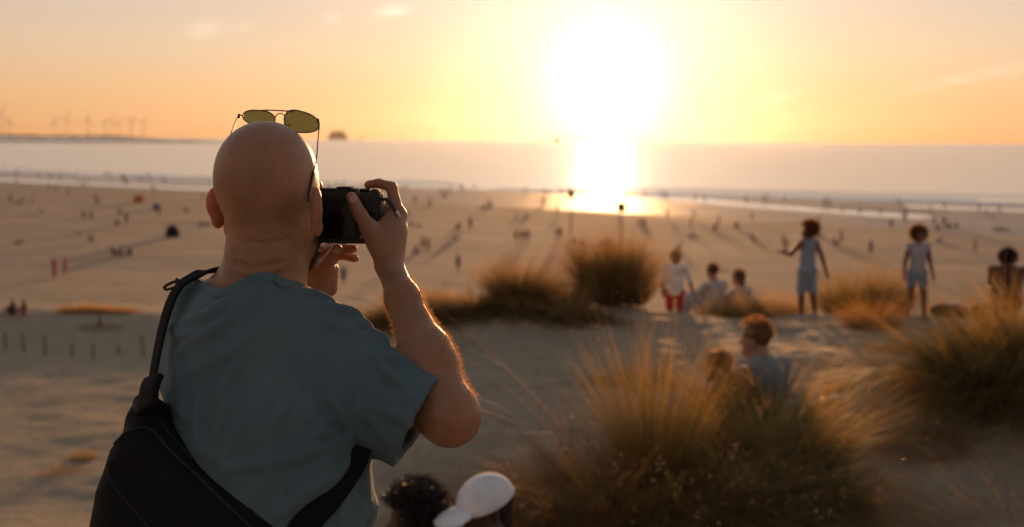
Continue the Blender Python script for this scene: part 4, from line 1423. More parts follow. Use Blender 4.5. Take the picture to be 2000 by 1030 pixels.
def strands(nm, mat, root, c, rad, n, L, curl, rng, keep=None, w_=.0018, M=None):
    """short curly ribbons growing out of the scalp"""
    c = V3(c); nv, nf, tone = [], [], []
    for i in range(n):
        dv = rng.normal(0, 1, 3); dv /= np.linalg.norm(dv)
        if keep is not None and not keep(dv): continue
        dl = dv * rad
        q = c + (dl if M is None else dl @ M)
        dirw = dv if M is None else dv @ M
        side = np.cross(dirw, rng.normal(0, 1, 3)); side /= np.linalg.norm(side)
        s2 = np.cross(dirw, side); ph = rng.uniform(0, 6.3); Ls = L * rng.uniform(.6, 1.3); k = len(nv)
        t_ = rng.uniform(0, 1)
        for j in range(5):
            t = j / 4
            p = q + dirw * (Ls * t - .004) + (side * math.cos(ph + t * 7) + s2 * math.sin(ph + t * 7)) * curl * t
            nv += [p - side * w_ / 2, p + side * w_ / 2]; tone += [t_, t_]
        nf += [(k + 2 * j, k + 2 * j + 1, k + 2 * j + 3, k + 2 * j + 2) for j in range(4)]
    me = mesh_np(nm, nv, nf)
    a_ = me.attributes.new('tone', 'FLOAT', 'POINT'); a_.data.foreach_set('value', np.array(tone, dtype=np.float32))
    return link_mesh(nm, me, mat, root, smooth=False)


GLOW = grass_mat('hair_strand', (0.06, 0.025, 0.01), (0.40, 0.17, 0.06), .7, .35)


def figure(label, base, yaw, H, J, skin_, top, bottom, hair, shoes=None, h=.008, hs=1.0, wide=1.0, group=None, cat='person', fingers=True, headdir=None, topcut=.03, lim=1.0):
    """top = (material, sleeve 0..1, hem drop) ; bottom = (material, leg 0..1) ; hair = (kind, material)"""
    j = dict(JD); j.update(J)
    base = V3(base); cy_, sy_ = math.cos(yaw), math.sin(yaw)
    RT = np.array([cy_, -sy_, 0]); FW = np.array([sy_, cy_, 0]); UP = np.array([0, 0, 1.0])
    w = {k: base + H * (RT * v[0] * (wide if k[:2] in ('sh', 'hi') else 1) + FW * v[1] + UP * v[2]) for k, v in j.items()}
    root = empty('person', tuple(base), 0)
    tag(root, label, cat, group)
    hf = FW if headdir is None else (RT * math.sin(headdir) + FW * math.cos(headdir))
    hr_ = np.cross(hf, UP); hr_ /= np.linalg.norm(hr_); up_h = UP
    HMx = np.array([hr_, hf, up_h]); hc = w['head']; s = H * hs
    def hp(a, b_, c): return hc + s * (hr_ * a + hf * b_ + up_h * c)
    sk = [(ell(hp(0, -.004, .014), (.043 * s, .054 * s, .050 * s), HMx), 0), (ell(hp(0, .016, -.024), (.034 * s, .036 * s, .046 * s), HMx), .02 * s),
          (ell(hp(0, .034, -.056), (.018 * s, .018 * s, .014 * s), HMx), .015 * s), (rc(hp(0, .050, -.004), hp(0, .060, -.020), .005 * s, .0065 * s), .008 * s),
          (ell(hp(-.045, -.004, -.008), (.006 * s, .010 * s, .016 * s), HMx), .003), (ell(hp(.045, -.004, -.008), (.006 * s, .010 * s, .016 * s), HMx), .003),
          (rc(hp(0, -.006, -.03), w['neck'], .029 * s, .031 * H), .02 * H), (rc(w['neck'], w['chest'], .032 * H, .065 * H), .03 * H),
          (rc(w['shL'], w['shR'], .030 * H, .030 * H), .03 * H), (rc(w['chest'], w['pelvis'], .065 * H, .062 * H), .03 * H)]
    for sd in 'LR':
        sh_, el_, wr_, ha_ = w['sh' + sd], w['el' + sd], w['wr' + sd], w['ha' + sd]
        sk += [(rc(sh_, el_, .028 * H * lim, .021 * H * lim), .015 * H), (rc(el_, wr_, .021 * H * lim, .0145 * H * lim), .008 * H)]
        fd = ha_ - wr_; fd /= np.linalg.norm(fd); sx_ = np.cross(fd, UP if abs(fd[2]) < .9 else FW); sx_ /= np.linalg.norm(sx_)
        sk += [(rc(wr_, ha_, .0145 * H, .016 * H, (np.cross(fd, sx_), 1.5)), .006 * H)]
        if fingers:
            for q_, ln in zip((-.011, -.004, .003, .010), (.030, .036, .034, .027)):
                a_ = ha_ + sx_ * q_ * H
                m_ = a_ + fd * ln * H * .55; e_ = m_ + (fd * .8 + np.cross(sx_, fd) * .6) * ln * H * .5
                sk += [(rc(a_, m_, .0052 * H, .0048 * H), .002), (rc(m_, e_, .0046 * H, .004 * H), .001)]
            sk += [(rc(wr_ * .6 + ha_ * .4 + sx_ * .012 * H, ha_ + sx_ * .026 * H, .006 * H, .005 * H), .004)]
        hi_, kn_, an_ = w['hi' + sd], w['kn' + sd], w['an' + sd]
        kd = kn_ - hi_; sdn = an_ - kn_
        sk += [(rc(hi_, kn_, .047 * H * lim, .030 * H * lim), .02 * H), (rc(kn_, kn_ * .6 + an_ * .4, .029 * H * lim, .0285 * H * lim), .012 * H), (rc(kn_ * .6 + an_ * .4, an_, .0285 * H * lim, .017 * H * lim), .01 * H)]
        ft = w.get('to' + sd)
        if ft is None: ft = an_ + FW * .085 * H - UP * .025 * H
        w['to' + sd] = ft
        sk += [(rc(an_ - UP * .015 * H, ft, .018 * H, .014 * H), .008 * H)]
    put('body', blob(sk, h, pad=.01), skin_, root)
    if top:
        m_, sl, drop = top
        t_ = [(rc(w['chest'] + UP * .02 * H, w['pelvis'] * (1 - drop) + w['pelvis'] * drop - UP * drop * H * .2, .078 * H * wide, .078 * H * wide, (FW, 1.2)), 0), (rc(w['shL'], w['shR'], .034 * H, .034 * H), .035 * H),
              (rc(w['neck'] - UP * .01 * H, w['chest'], .036 * H, .07 * H), .03 * H)]
        for sd in 'LR':
            if sl > 0:
                a_, b_, c_ = w['sh' + sd], w['el' + sd], w['wr' + sd]
                e_ = a_ + (b_ - a_) * min(1, sl * 2)
                t_ += [(rc(a_, e_, .035 * H, .034 * H), .02 * H)]
                if sl > .5: t_ += [(rc(b_, b_ + (c_ - b_) * (sl * 2 - 1), .034 * H, .024 * H), .012 * H)]
        fl = blob(t_, h, pad=.01); fl.rough(.005 * H, 11 / H, 3)
        if J.get('pelvis', (0, 0, .53))[2] > .4: fl.cut(w['pelvis'] - UP * topcut * H, -UP)
        put('top', fl, m_, root)
    if bottom:
        m_, lg = bottom
        t_ = [(rc(w['hiL'], w['hiR'], .060 * H, .060 * H), .03 * H), (rc(w['belly'] * .3 + w['pelvis'] * .7, w['pelvis'], .072 * H * wide, .070 * H * wide, (FW, 1.15)), .03 * H)]
        for sd in 'LR':
            a_, b_, c_ = w['hi' + sd], w['kn' + sd], w['an' + sd]
            t_ += [(rc(a_, a_ + (b_ - a_) * min(1, lg * 2), .057 * H, (.050 if lg < .6 else .038) * H), .02 * H)]
            if lg > .5: t_ += [(rc(b_, b_ + (c_ - b_) * (lg * 2 - 1), .038 * H, .027 * H), .015 * H)]
        fl = blob(t_, h, pad=.01); fl.rough(.003 * H, 12 / H, 5)
        put('shorts' if lg < .6 else 'trousers', fl, m_, root)
    rng_ = np.random.default_rng(int(abs(base[0] * 1000)) + 3)
    if hair:
        kind, hm = hair
        if kind == 'afro':
            pr = [(ell(hp(0, -.018, .026), (.062 * s, .062 * s, .058 * s), HMx), 0)]
            for i in range(40):
                dv = rng_.normal(0, 1, 3); dv /= np.linalg.norm(dv)
                if dv[1] > .45 and dv[2] < .25: continue
                pr.append((ell(hp(dv[0] * .056, -.018 + dv[1] * .056, .026 + dv[2] * .052), (.020 * s,) * 3, HMx), .008 * s))
            f_ = blob(pr, h * .8, pad=.01); f_.sub(ell(hp(0, .055, -.018), (.036 * s, .040 * s, .046 * s), HMx), .008 * s)
            hb_ = put('hair', f_, hm, root)
            strands('hair_strands', hm if hm == H_black else GLOW, hb_, hp(0, -.018, .026), np.array([.066, .066, .062]) * s, 3800, .032 * s, .009 * s, rng_, keep=lambda q: not (q[1] > .5 and q[2] < .3), M=HMx, w_=.0028)
        else:
            pr = [(ell(hp(0, -.010, .022), (.049 * s, .057 * s, .050 * s), HMx), 0)]
            if kind[:4] == 'long':
                pr += [(rc(hp(0, -.03, .01), hp(0, -.055, -.13), .040 * s, .026 * s), .02 * s)]
            f_ = blob(pr, h * .8, pad=.01); f_.sub(ell(hp(0, .060, -.030), (.045 * s, .048 * s, .050 * s), HMx), .006 * s)
            if kind == 'short': f_.sub(rc(hp(0, -.01, -.075), hp(0, .03, -.06), .048 * s, .048 * s), .004 * s)
            f_.rough(.004 * s, 40 / s, 9)
            hb_ = put('hair', f_, hm, root)
            if kind != 'long_cap': strands('hair_strands', hm if hm == H_black else GLOW, hb_, hp(0, -.010, .022), np.array([.049, .056, .050]) * s, 1200, .016 * s, .004 * s, rng_, keep=lambda q: q[2] > (-.1 if q[1] < .2 else .55), M=HMx, w_=.0022)
    if shoes:
        for sd in 'LR':
            an_, ft = w['an' + sd], w['to' + sd]
            hl = an_ - UP * .022 * H - (ft - an_) * .2; hl[2] = min(hl[2], an_[2] - .02 * H)
            put('shoe', blob([(rc(hl, ft, .021 * H, .020 * H), 0), (rc(an_ - UP * .01 * H, hl, .022 * H, .022 * H), .01 * H)], h * .8, pad=.01), shoes, root)
    return root, w, HMx, hp


def ground_at(px, py, d):
    q = P(px, py, d); return V3((q.x, q.y, GZ(q.x, q.y)))


white_t = cloth('white_cotton', (0.80, 0.80, 0.84)); red_c = cloth('red_cloth', (0.45, 0.03, 0.02)); bluegrey = cloth('blue_grey_cotton', (0.25, 0.29, 0.36))
pale_c = cloth('pale_cotton', (0.42, 0.42, 0.40)); lav = cloth('lavender_cotton', (0.40, 0.37, 0.42)); denim = cloth('denim_cloth', (0.16, 0.24, 0.34)); maroon = cloth('maroon_cloth', (0.05, 0.008, 0.008))
olive = cloth('olive_cloth', (0.055, 0.045, 0.02)); black_c = cloth('black_cloth', (0.012, 0.012, 0.013))
H_brown = hair_m('brown_hair', (0.045, 0.02, 0.01)); H_black = hair_m('black_hair', (0.014, 0.009, 0.007)); H_ginger = hair_m('light_brown_hair', (0.11, 0.05, 0.022))

# boy in a white T-shirt and red shorts, walking away down the dune
figure('boy walking away in a white T-shirt and red shorts', ground_at(1316, 650, 14.6), R(8), 1.06,
       dict(knR=(.06, -.02, .30), anR=(.075, -.13, .13), toR=(.075, -.11, .05), knL=(-.05, .05, .28), elR=(.17, .03, .65), wrR=(.215, .06, .52), haR=(.23, .07, .48), elL=(-.14, -.02, .64), wrL=(-.145, .03, .50), haL=(-.14, .05, .455)),
       SKM['brown'], (white_t, .5, .05), (red_c, .44), ('short', H_brown), cloth('dark_shoe', (.02, .02, .022)), hs=1.34, wide=1.35, lim=1.3, topcut=.055)
# child in a blue-grey romper, arm out to the left
rr = figure('curly-haired child in a blue-grey romper with one arm held out', ground_at(1574, 615, 13.4), R(-28), 1.13,
            dict(elL=(-.115, .13, .67), wrL=(-.13, .26, .69), haL=(-.135, .30, .68), elR=(.15, -.05, .64), wrR=(.185, -.08, .49), haR=(.20, -.09, .445),
                 knL=(-.045, .03, .28), knR=(.06, -.02, .29), anR=(.085, -.045, .05), anL=(-.045, .02, .045)),
            SKM['brown'], (bluegrey, 0, .0), (bluegrey, .48), ('afro', H_brown), cloth('pale_shoe', (.45, .45, .47)), hs=1.14, headdir=R(-40), lim=1.2, wide=1.1)
# child facing the camera in a pale top and shorts
figure('curly-haired child facing us in a pale sleeveless top and denim shorts', ground_at(1788, 605, 13.7), R(176), 1.10,
       dict(elL=(-.135, .0, .64), elR=(.14, .0, .64), wrL=(-.155, .05, .50), wrR=(.16, .04, .49), haL=(-.155, .07, .455), haR=(.16, .06, .445),
            knL=(-.08, .01, .28), knR=(.065, .01, .28), anL=(-.105, -.01, .045), anR=(.09, -.01, .045)),
       SKM['brown'], (lav, .12, .0), (denim, .28), ('afro', H_brown), cloth('dark_shoe', (.02, .02, .022)), hs=1.12, lim=1.2, wide=1.1)
# seated couple, seen from behind
figure('seated person with short dark hair in a pale shirt beside the boy', ground_at(1393, 600, 15.6), R(-25), 1.62, dict(SITJ), SKM['fair'], (pale_c, .5, 0), (denim, .9), ('short', H_brown), None)
figure('seated woman with long brown hair on the dune', ground_at(1445, 600, 15.9), R(-42), 1.60, dict(SITJ), SKM['fair'], (lav, .4, 0), (pale_c, .9), ('long', H_brown), None)
# child crouching at the right edge
CR_ = dict(head=(0, .10, .60), neck=(0, .06, .52), chest=(0, .02, .43), belly=(0, -.04, .31), pelvis=(0, -.09, .20), shL=(-.1, .05, .50), shR=(.1, .05, .50),
           elL=(-.13, .14, .36), elR=(.14, .14, .36), wrL=(-.10, .25, .33), wrR=(.08, .26, .30), haL=(-.08, .28, .33), haR=(.07, .29, .26),
           hiL=(-.05, -.08, .19), hiR=(.05, -.08, .19), knL=(-.12, .12, .30), knR=(.12, .12, .30), anL=(-.09, .02, .045), anR=(.09, .02, .045))
fg, wj, HMx, hp = figure('dark-haired child crouching in a maroon top with a white emblem on the back', ground_at(1967, 596, 13.6), R(12), 1.22, CR_, SKM['dark'], (maroon, .95, 0), (maroon, .9), ('afro', H_black),
                         cloth('dark_shoe', (.02, .02, .022)), hs=1.0, lim=1.3, wide=1.5)
# the white emblem printed on the back
em = []
bc = (wj['chest'] * .55 + wj['belly'] * .45); FWc = np.array([math.sin(R(12)), math.cos(R(12)), 0]); RTc = np.array([math.cos(R(12)), -math.sin(R(12)), 0])
O_ = bc - FWc * .088 + RTc * .02
UPc = V3((0, 0, 1)) + FWc * .35; UPc /= np.linalg.norm(UPc)
poly = [(0, .125), (.035, .055), (.085, .02), (.045, -.03), (-.005, -.055), (-.03, -.13), (-.055, -.125), (-.04, -.05), (-.085, .02), (-.03, .045)]
ef = blob([prism(poly, O_, RTc, UPc, .012, .006)], .005, pad=.01)
ef.sub(ell(O_ + UPc * .005, (.026, .05, .026)), .002); ef.add(ell(O_ + UPc * .005, (.014, .012, .014)), .001)
put('emblem', ef, white_t, fg)

# man sitting in front of them, looking left, behind the big tussock
fg, wj, HMx, hp = figure('young man with tousled brown hair sitting behind the big tussock', ground_at(1482, 800, 7.8) - V3((0, 0, .20)), R(-30), 1.76,
                         dict(SITJ, head=(-.01, .02, .48), elL=(-.17, .06, .25), elR=(.16, .05, .24), wrL=(-.08, .22, .20), wrR=(.09, .20, .16), haL=(-.05, .26, .20), haR=(.05, .24, .15)),
                         SKM['fair'], (cloth('grey_blue_shirt', (.20, .23, .27)), .55, 0), (denim, .95), ('short', H_ginger), None, h=.006, headdir=R(-32), wide=1.05)
for lx, ly, lw in ((1, 0, 0),):
    strands('fringe', GLOW, fg, hp(0, .0, .030), np.array([.050, .054, .050]) * 1.76, 900, .035, .012, np.random.default_rng(4), keep=lambda q: q[2] > .25, M=HMx, w_=.003)
fg2, wj2, _, _ = figure('person in a dark olive top leaning against the young man', ground_at(1438, 800, 7.4) - V3((0, 0, .08)), R(-60), 1.5, dict(SITJ, head=(.02, .10, .40), neck=(0, .05, .37)),
                        SKM['brown'], (olive, .95, 0), (denim, .95), ('short', H_brown), None, h=.007)

# two people sitting just below us at the bottom of the frame
A1, wa, _, hpA = figure('person with dark curly hair sitting left of the white cap at the bottom', ground_at(808, 1000, 4.45) - V3((0, 0, .05)), R(-20), 1.66, dict(SITJ), SKM['dark'], (black_c, .5, 0), (denim, .95),
                        ('afro', H_black), None, h=.006, hs=.93, headdir=R(-70))
B1, wb, HB, hpB = figure('long-haired person in a white baseball cap sitting at the bottom of the frame', ground_at(964, 1000, 4.40) + V3((0, 0, .035)), R(-50), 1.68, dict(SITJ, head=(0, .03, .488)), SKM['dark'], (black_c, .5, 0), (denim, .95),
                         ('long_cap', H_black), None, h=.006, headdir=R(-75))
cap = empty('baseball_cap', tuple(hpB(0, 0, .03)))
tag(cap, 'white baseball cap on the long-haired person at the bottom of the frame', 'cap')
s_ = 1.86
tl = R(-20)
capM = np.array([HB[0], HB[1] * math.cos(tl) + HB[2] * math.sin(tl), -HB[1] * math.sin(tl) + HB[2] * math.cos(tl)])
cC = hpB(0, -.004, .014)
cf = blob([(ell(cC, (.054 * s_, .066 * s_, .054 * s_), capM), 0)], .004, pad=.02)
cf.cut(cC - capM[2] * .002, -capM[2])
cf.sub(ell(cC - capM[2] * .004, (.050 * s_, .062 * s_, .048 * s_), capM), .002)
put('crown', cf, white_t, cap)
bf_ = Field(cC - .22, cC + .22, .004)
bC = cC + capM[1] * .080 * s_ - capM[2] * .006
bf_.add(ell(bC, (.046 * s_, .056 * s_, .020 * s_), capM)); bf_.sub(ell(bC - capM[2] * .014, (.055 * s_, .085 * s_, .022 * s_), capM), .002)
bf_.cut(bC - capM[1] * .045 * s_, -capM[1])
put('brim', bf_, white_t, cap)
put('top_button', blob([ell(cC + capM[2] * .0545 * s_, (.006, .006, .003))], .0015, pad=.004), white_t, cap)
v, f = tube_data([cC + capM[0] * .0545 * s_ * math.cos(t) + capM[1] * .0665 * s_ * math.sin(t) for t in np.linspace(0, 2 * math.pi, 30)[:-1]], .0022, 6, closed=True, up=Vector(capM[2]))
link_mesh('sweatband', mesh_np('sweatband', v, f), white_t, cap)

# ---- things lying on the dune
pb_ = ground_at(1858, 570, 14.6)
bgp = blob([(ell(pb_ + V3((-.06, 0, .07)), (.20, .12, .09)), 0), (ell(pb_ + V3((.14, .02, .05)), (.12, .10, .07)), .04), (rc(pb_ + V3((-.18, 0, .12)), pb_ + V3((-.02, 0, .17)), .015, .015), .02)], .01, pad=.02, rough_=(.012, 9, 2))
tag(put('bag_pile', bgp, black_c), 'low black bag lying on the sand left of the crouching child', 'bag')
tw = blob([(ell(pb_ + V3((.02, -.02, .17)), (.10, .08, .022)), 0), (ell(pb_ + V3((.10, .0, .155)), (.05, .06, .02)), .02)], .007, pad=.02, rough_=(.008, 20, 2))
tag(put('towel', tw, white_t), 'crumpled white towel on top of the black bag', 'towel')
bg2_ = ground_at(1915, 575, 14.4)
tag(put('rucksack', blob([(ell(bg2_ + V3((0, 0, .08)), (.12, .10, .10)), 0), (rc(bg2_ + V3((-.08, 0, .08)), bg2_ + V3((.07, 0, .16)), .03, .03), .03)], .01, pad=.02, rough_=(.01, 12, 4)), black_c), 'small black rucksack beside the crouching child', 'bag')

canq, cand = on_ground(1622, 792)
canq = V3(canq) + V3((0, 0, .035))
M_can = material('can_metal', (0.85, 0.72, 0.50), .24, metal=1.0)
can = empty('drink_can', tuple(canq)); tag(can, 'metal drink can lying on the sand, glinting in the sun', 'can')
cd = V3((.86, .45, .14)); cd /= np.linalg.norm(cd)
prof = [(-.080, .001), (-.080, .022), (-.076, .026), (-.066, .032), (.060, .032), (.072, .026), (.076, .025)]
v, f = tube_data([canq + cd * a for a, r_ in prof], [r_ for a, r_ in prof], 28)
link_mesh('can_body', mesh_np('can_body', v, f), M_can, can)
v, f = tube_data([canq + cd * a for a in (.0745, .077)], [.024, .023], 24)
link_mesh('can_lid', mesh_np('can_lid', v, f), M_silver, can)
v, f = tube_data([canq + cd * .078 + cd * .0, canq + cd * .0795], [.008, .007], 12)
link_mesh('pull_tab', mesh_np('pull_tab', v, f), M_silver, can)
tussock('tiny ginger tuft of dry grass standing behind the shiny can', 1640, cand + .25, 700, .08, .06, .15, 'dry', w_=.003, seed=41, spread=.7, droop=.4, seed_glints=90)


# ------------------------------------------------------------------ fence posts on the lower sand
M_post = material('weathered_wood', (0.10, 0.065, 0.04), .85, var=.35, vscale=20, bump=.5, bscale=90)
WHERE = ['leftmost post of the row below the low dune', 'second post from the left edge below the low dune', 'third post from the left below the low dune', 'middle post of the row, slightly leaning',
         'post right of the middle one in the row', 'shortest post of the row, next to the last', 'last post of the row beside the bag strap']
for i, (px, y0, y1, ln) in enumerate(((11, 648, 680, 0), (48, 648, 689, .10), (89, 655, 694, .03), (142, 668, 696, .02), (183, 670, 699, .03), (232, 670, 692, 0), (280, 652, 696, .05))):
    q, d = on_ground(px, y1)
    hgt = (y1 - y0) / F * d; r_ = .055
    top_ = V3(q) + V3((ln * -hgt, 0, hgt))
    f_ = blob([(rc(V3(q) - V3((0, 0, .25)), top_ - V3((0, 0, r_)), r_ * 1.05, r_ * .92), 0)], .02, pad=.03, rough_=(.008, 14, i))
    f_.cut(top_ - V3((0, 0, .02)), V3((.15, 0, 1)))
    tag(put('fence_post', f_, M_post), 'weathered wooden ' + WHERE[i], 'post', 'wooden posts across the lower sand')

# ------------------------------------------------------------------ beach markers
M_dark = material('dark_paint', (0.03, 0.022, 0.018), .7, var=.3)
for px, y0, y1, lab, bw in ((1213, 398, 477, 'tall marker pole with a dark box on top, nearer one', .9), (1115, 373, 455, 'thin marker pole with a small box, left of the sun track', .75)):
    q, d = on_ground(px, y1); hgt = (y1 - y0) / F * d
    r0 = empty('marker_pole', tuple(q)); tag(r0, lab, 'pole', 'marker poles on the beach')
    v, f = tube_data([V3(q) + V3((0, 0, a)) for a in (-.5, .3, hgt * .5, hgt - .6)], [.10, .09, .075, .06], 12)
    link_mesh('pole', mesh_np('pole', v, f), M_dark, r0)
    c_ = V3(q) + V3((0, 0, hgt - .45))
    put('box', blob([(rbox(c_, (bw / 2, bw / 2 * .8, .42), rd=.05), 0)], .05, pad=.05), M_dark, r0)
    v, f = tube_data([c_ + V3((0, 0, .40)), c_ + V3((0, 0, .50)), c_ + V3((0, 0, .56))], [bw * .62, bw * .60, bw * .2], 4)
    link_mesh('cap', mesh_np('cap', v, f), M_dark, r0)

# ------------------------------------------------------------------ people on the beach
M_s1 = material('beach_skin', (0.26, 0.13, 0.08), .6); M_h1 = material('beach_hair', (0.03, 0.018, 0.012), .7)
CC_ = {n_: material('clothes_' + n_, c_, .9) for n_, c_ in (('red', (.55, .03, .03)), ('pink', (.5, .12, .16)), ('black', (.02, .02, .022)), ('navy', (.03, .04, .09)), ('white', (.6, .58, .55)),
                                                           ('brown', (.13, .07, .04)), ('ochre', (.40, .22, .06)), ('green', (.10, .13, .05)), ('blue', (.06, .18, .34)), ('grey', (.18, .17, .17)), ('orange', (.75, .22, .04)))}


def mini(nm, J, sit=False, skirt=False):
    """a whole small figure as one mesh with four material slots: skin, hair, top, bottom"""
    j = dict(JD)
    if sit: j.update(SITJ)
    j.update(J)
    H = 1.7
    w = {k: V3(v) * H for k, v in j.items()}
    def legs(a, ra, rb):
        return [(rc(w['hi' + s], w['kn' + s], ra * H, rb * H), .02) for s in 'LR'] if a == 0 else [(rc(w['kn' + s], w['an' + s], ra * H, rb * H), .02) for s in 'LR']
    hh = .028
    A = [(ell(w['head'], (.045 * H, .052 * H, .062 * H)), 0), (rc(w['head'], w['neck'], .03 * H, .03 * H), .02)]
    A += [(rc(w['el' + s], w['wr' + s], .02 * H, .017 * H), .01) for s in 'LR'] + [(rc(w['wr' + s], w['ha' + s], .017 * H, .015 * H), .01) for s in 'LR']
    A += legs(1, .029, .019) + [(rc(w['an' + s], w['an' + s] + V3((0, .08 * H, -.02 * H)), .02 * H, .016 * H), .01) for s in 'LR'] + [(rc(w['hi' + s] * .3 + w['kn' + s] * .7, w['kn' + s], .032 * H, .030 * H), .01) for s in 'LR']
    Bh = [(ell(w['head'] + V3((0, -.012 * H, .016 * H)), (.052 * H, .056 * H, .056 * H)), 0)]
    C = [(rc(w['chest'], w['pelvis'], .076 * H, .070 * H, ((0, 1, 0), 1.2)), 0), (rc(w['shL'], w['shR'], .036 * H, .036 * H), .03)] + [(rc(w['sh' + s], w['el' + s], .034 * H, .028 * H), .02) for s in 'LR']
    D = [(rc(w['hiL'], w['hiR'], .056 * H, .056 * H), .02), (rc(w['pelvis'], w['pelvis'] - V3((0, 0, .02)), .07 * H, .066 * H), .02)] + [(rc(w['hi' + s], w['hi' + s] * .3 + w['kn' + s] * .7, .055 * H, .045 * H), .02) for s in 'LR']
    if skirt:
        D += [(rc(w['pelvis'], (w['anL'] + w['anR']) / 2 + V3((0, 0, .12 * H)), .07 * H, .10 * H), .04)]
    vs, fs, mi, o = [], [], [], 0
    for k, lst in enumerate((A, Bh, C, D)):
        v, f = blob(lst, hh, pad=.03).mesh(1)
        vs.append(v); fs.append(f + o); o += len(v); mi += [k] * len(f)
    me = mesh_np(nm, np.vstack(vs), np.vstack(fs))
    for _ in range(4): me.materials.append(M_s1)
    me.polygons.foreach_set('material_index', np.array(mi, dtype=np.int32))
    me.polygons.foreach_set('use_smooth', np.ones(len(mi), dtype=bool))
    return me


MINI = {'stand': mini('stand', {}), 'walk': mini('walk', dict(knL=(-.05, .08, .29), anL=(-.05, .10, .045), knR=(.05, -.02, .28), anR=(.05, -.14, .09), elL=(-.13, -.06, .64), wrL=(-.13, -.06, .5), elR=(.13, .04, .64), wrR=(.12, .13, .54), haR=(.12, .16, .51))),
        'dress': mini('dress', {}, skirt=True), 'sit': mini('sit', {}, True), 'lean': mini('lean', dict(elL=(-.14, -.14, .2), wrL=(-.15, -.2, .05), haL=(-.15, -.24, .03), knL=(-.07, .28, .14), knR=(.06, .27, .20), anL=(-.06, .5, .03), anR=(.06, .44, .03), chest=(0, -.07, .29), shL=(-.1, -.09, .36), shR=(.1, -.09, .36), neck=(0, -.08, .40), head=(0, -.06, .48)), True),
        'wave': mini('wave', dict(elR=(.2, .0, .84), wrR=(.24, .02, .98), haR=(.25, .02, 1.03), anL=(-.08, 0, .045), anR=(.09, 0, .045))),
        'lie': mini('lie', dict(head=(0, -.38, .07), neck=(0, -.30, .06), chest=(0, -.2, .07), belly=(0, -.08, .07), pelvis=(0, .02, .07), shL=(-.1, -.27, .07), shR=(.1, -.27, .07), elL=(-.18, -.2, .04), elR=(.2, -.3, .04), wrL=(-.16, -.05, .04), wrR=(.16, -.42, .04),
                                 haL=(-.15, 0, .04), haR=(.1, -.44, .04), hiL=(-.05, .04, .07), hiR=(.05, .04, .07), knL=(-.06, .27, .06), knR=(.06, .25, .16), anL=(-.06, .48, .04), anR=(.06, .42, .04)), True)}


def beach(px, py, kind, top, bot, label, group='people on the beach', sc=1.0, yaw=None, rnd=random.Random(99)):
    q, d = on_ground(px, py)
    o = bpy.data.objects.new('person', MINI[kind]); COL.objects.link(o)
    for i, m_ in enumerate((M_s1, M_h1, CC_[top], CC_[bot])):
        o.material_slots[i].link = 'OBJECT'; o.material_slots[i].material = m_
    o.location = (q.x, q.y, q.z); o.rotation_euler = (0, 0, rnd.uniform(0, 6.28) if yaw is None else yaw); o.scale = (sc,) * 3
    tag(o, label, 'person', group)
    return o


beach(106, 541, 'dress', 'red', 'red', 'person in a long red dress on the beach at left, the left one of two')
beach(128, 541, 'walk', 'pink', 'red', 'person in pink and red walking right of the red dress')
beach(26, 617, 'sit', 'black', 'black', 'dark figure sitting on the low dune near the left edge, left of a pair')
beach(48, 617, 'sit', 'black', 'pink', 'dark figure sitting on the low dune, right of a pair')
beach(220, 500, 'sit', 'navy', 'grey', 'left of three people sitting together above the posts')
beach(238, 500, 'sit', 'ochre', 'brown', 'person in ochre between two others, sitting above the posts')
beach(255, 500, 'sit', 'navy', 'black', 'right of three people sitting together above the posts')
beach(195, 645, 'stand', 'grey', 'brown', 'faint small figure on the low dune beside the yellow grass', sc=.5)
beach(671, 560, 'stand', 'brown', 'navy', 'lone figure standing on the beach between hand and forearm')
beach(895, 534, 'walk', 'navy', 'black', 'lone dark figure walking behind the grassy mound')
beach(1008, 476, 'stand', 'ochre', 'green', 'person in yellow-green in a group left of the marker pole')
beach(1020, 477, 'stand', 'black', 'brown', 'dark figure in the middle of a group left of the marker pole')
beach(1030, 476, 'stand', 'brown', 'black', 'brown-clad figure right in a group left of the marker pole')
beach(1086, 470, 'stand', 'brown', 'black', 'left of two dark figures standing close together by the poles')
beach(1094, 470, 'stand', 'black', 'brown', 'right of two dark figures standing close together by the poles')
beach(815, 496, 'sit', 'grey', 'navy', 'sitting figure in grey right of the raised wrist')
beach(826, 492, 'stand', 'ochre', 'black', 'standing figure in yellow right of the raised wrist')
beach(836, 495, 'stand', 'black', 'black', 'dark standing figure next to the one in yellow')
beach(1535, 497, 'stand', 'pink', 'grey', 'person in pink standing on the beach left of the romper child')
beach(1642, 478, 'walk', 'navy', 'black', 'dark figure walking on the beach right of the romper child')
beach(1630, 480, 'sit', 'pink', 'grey', 'pink-clad figure sitting beside a walker on the beach')
beach(1740, 450, 'stand', 'grey', 'black', 'dark standing figure on the wet sand left of the child in shorts')
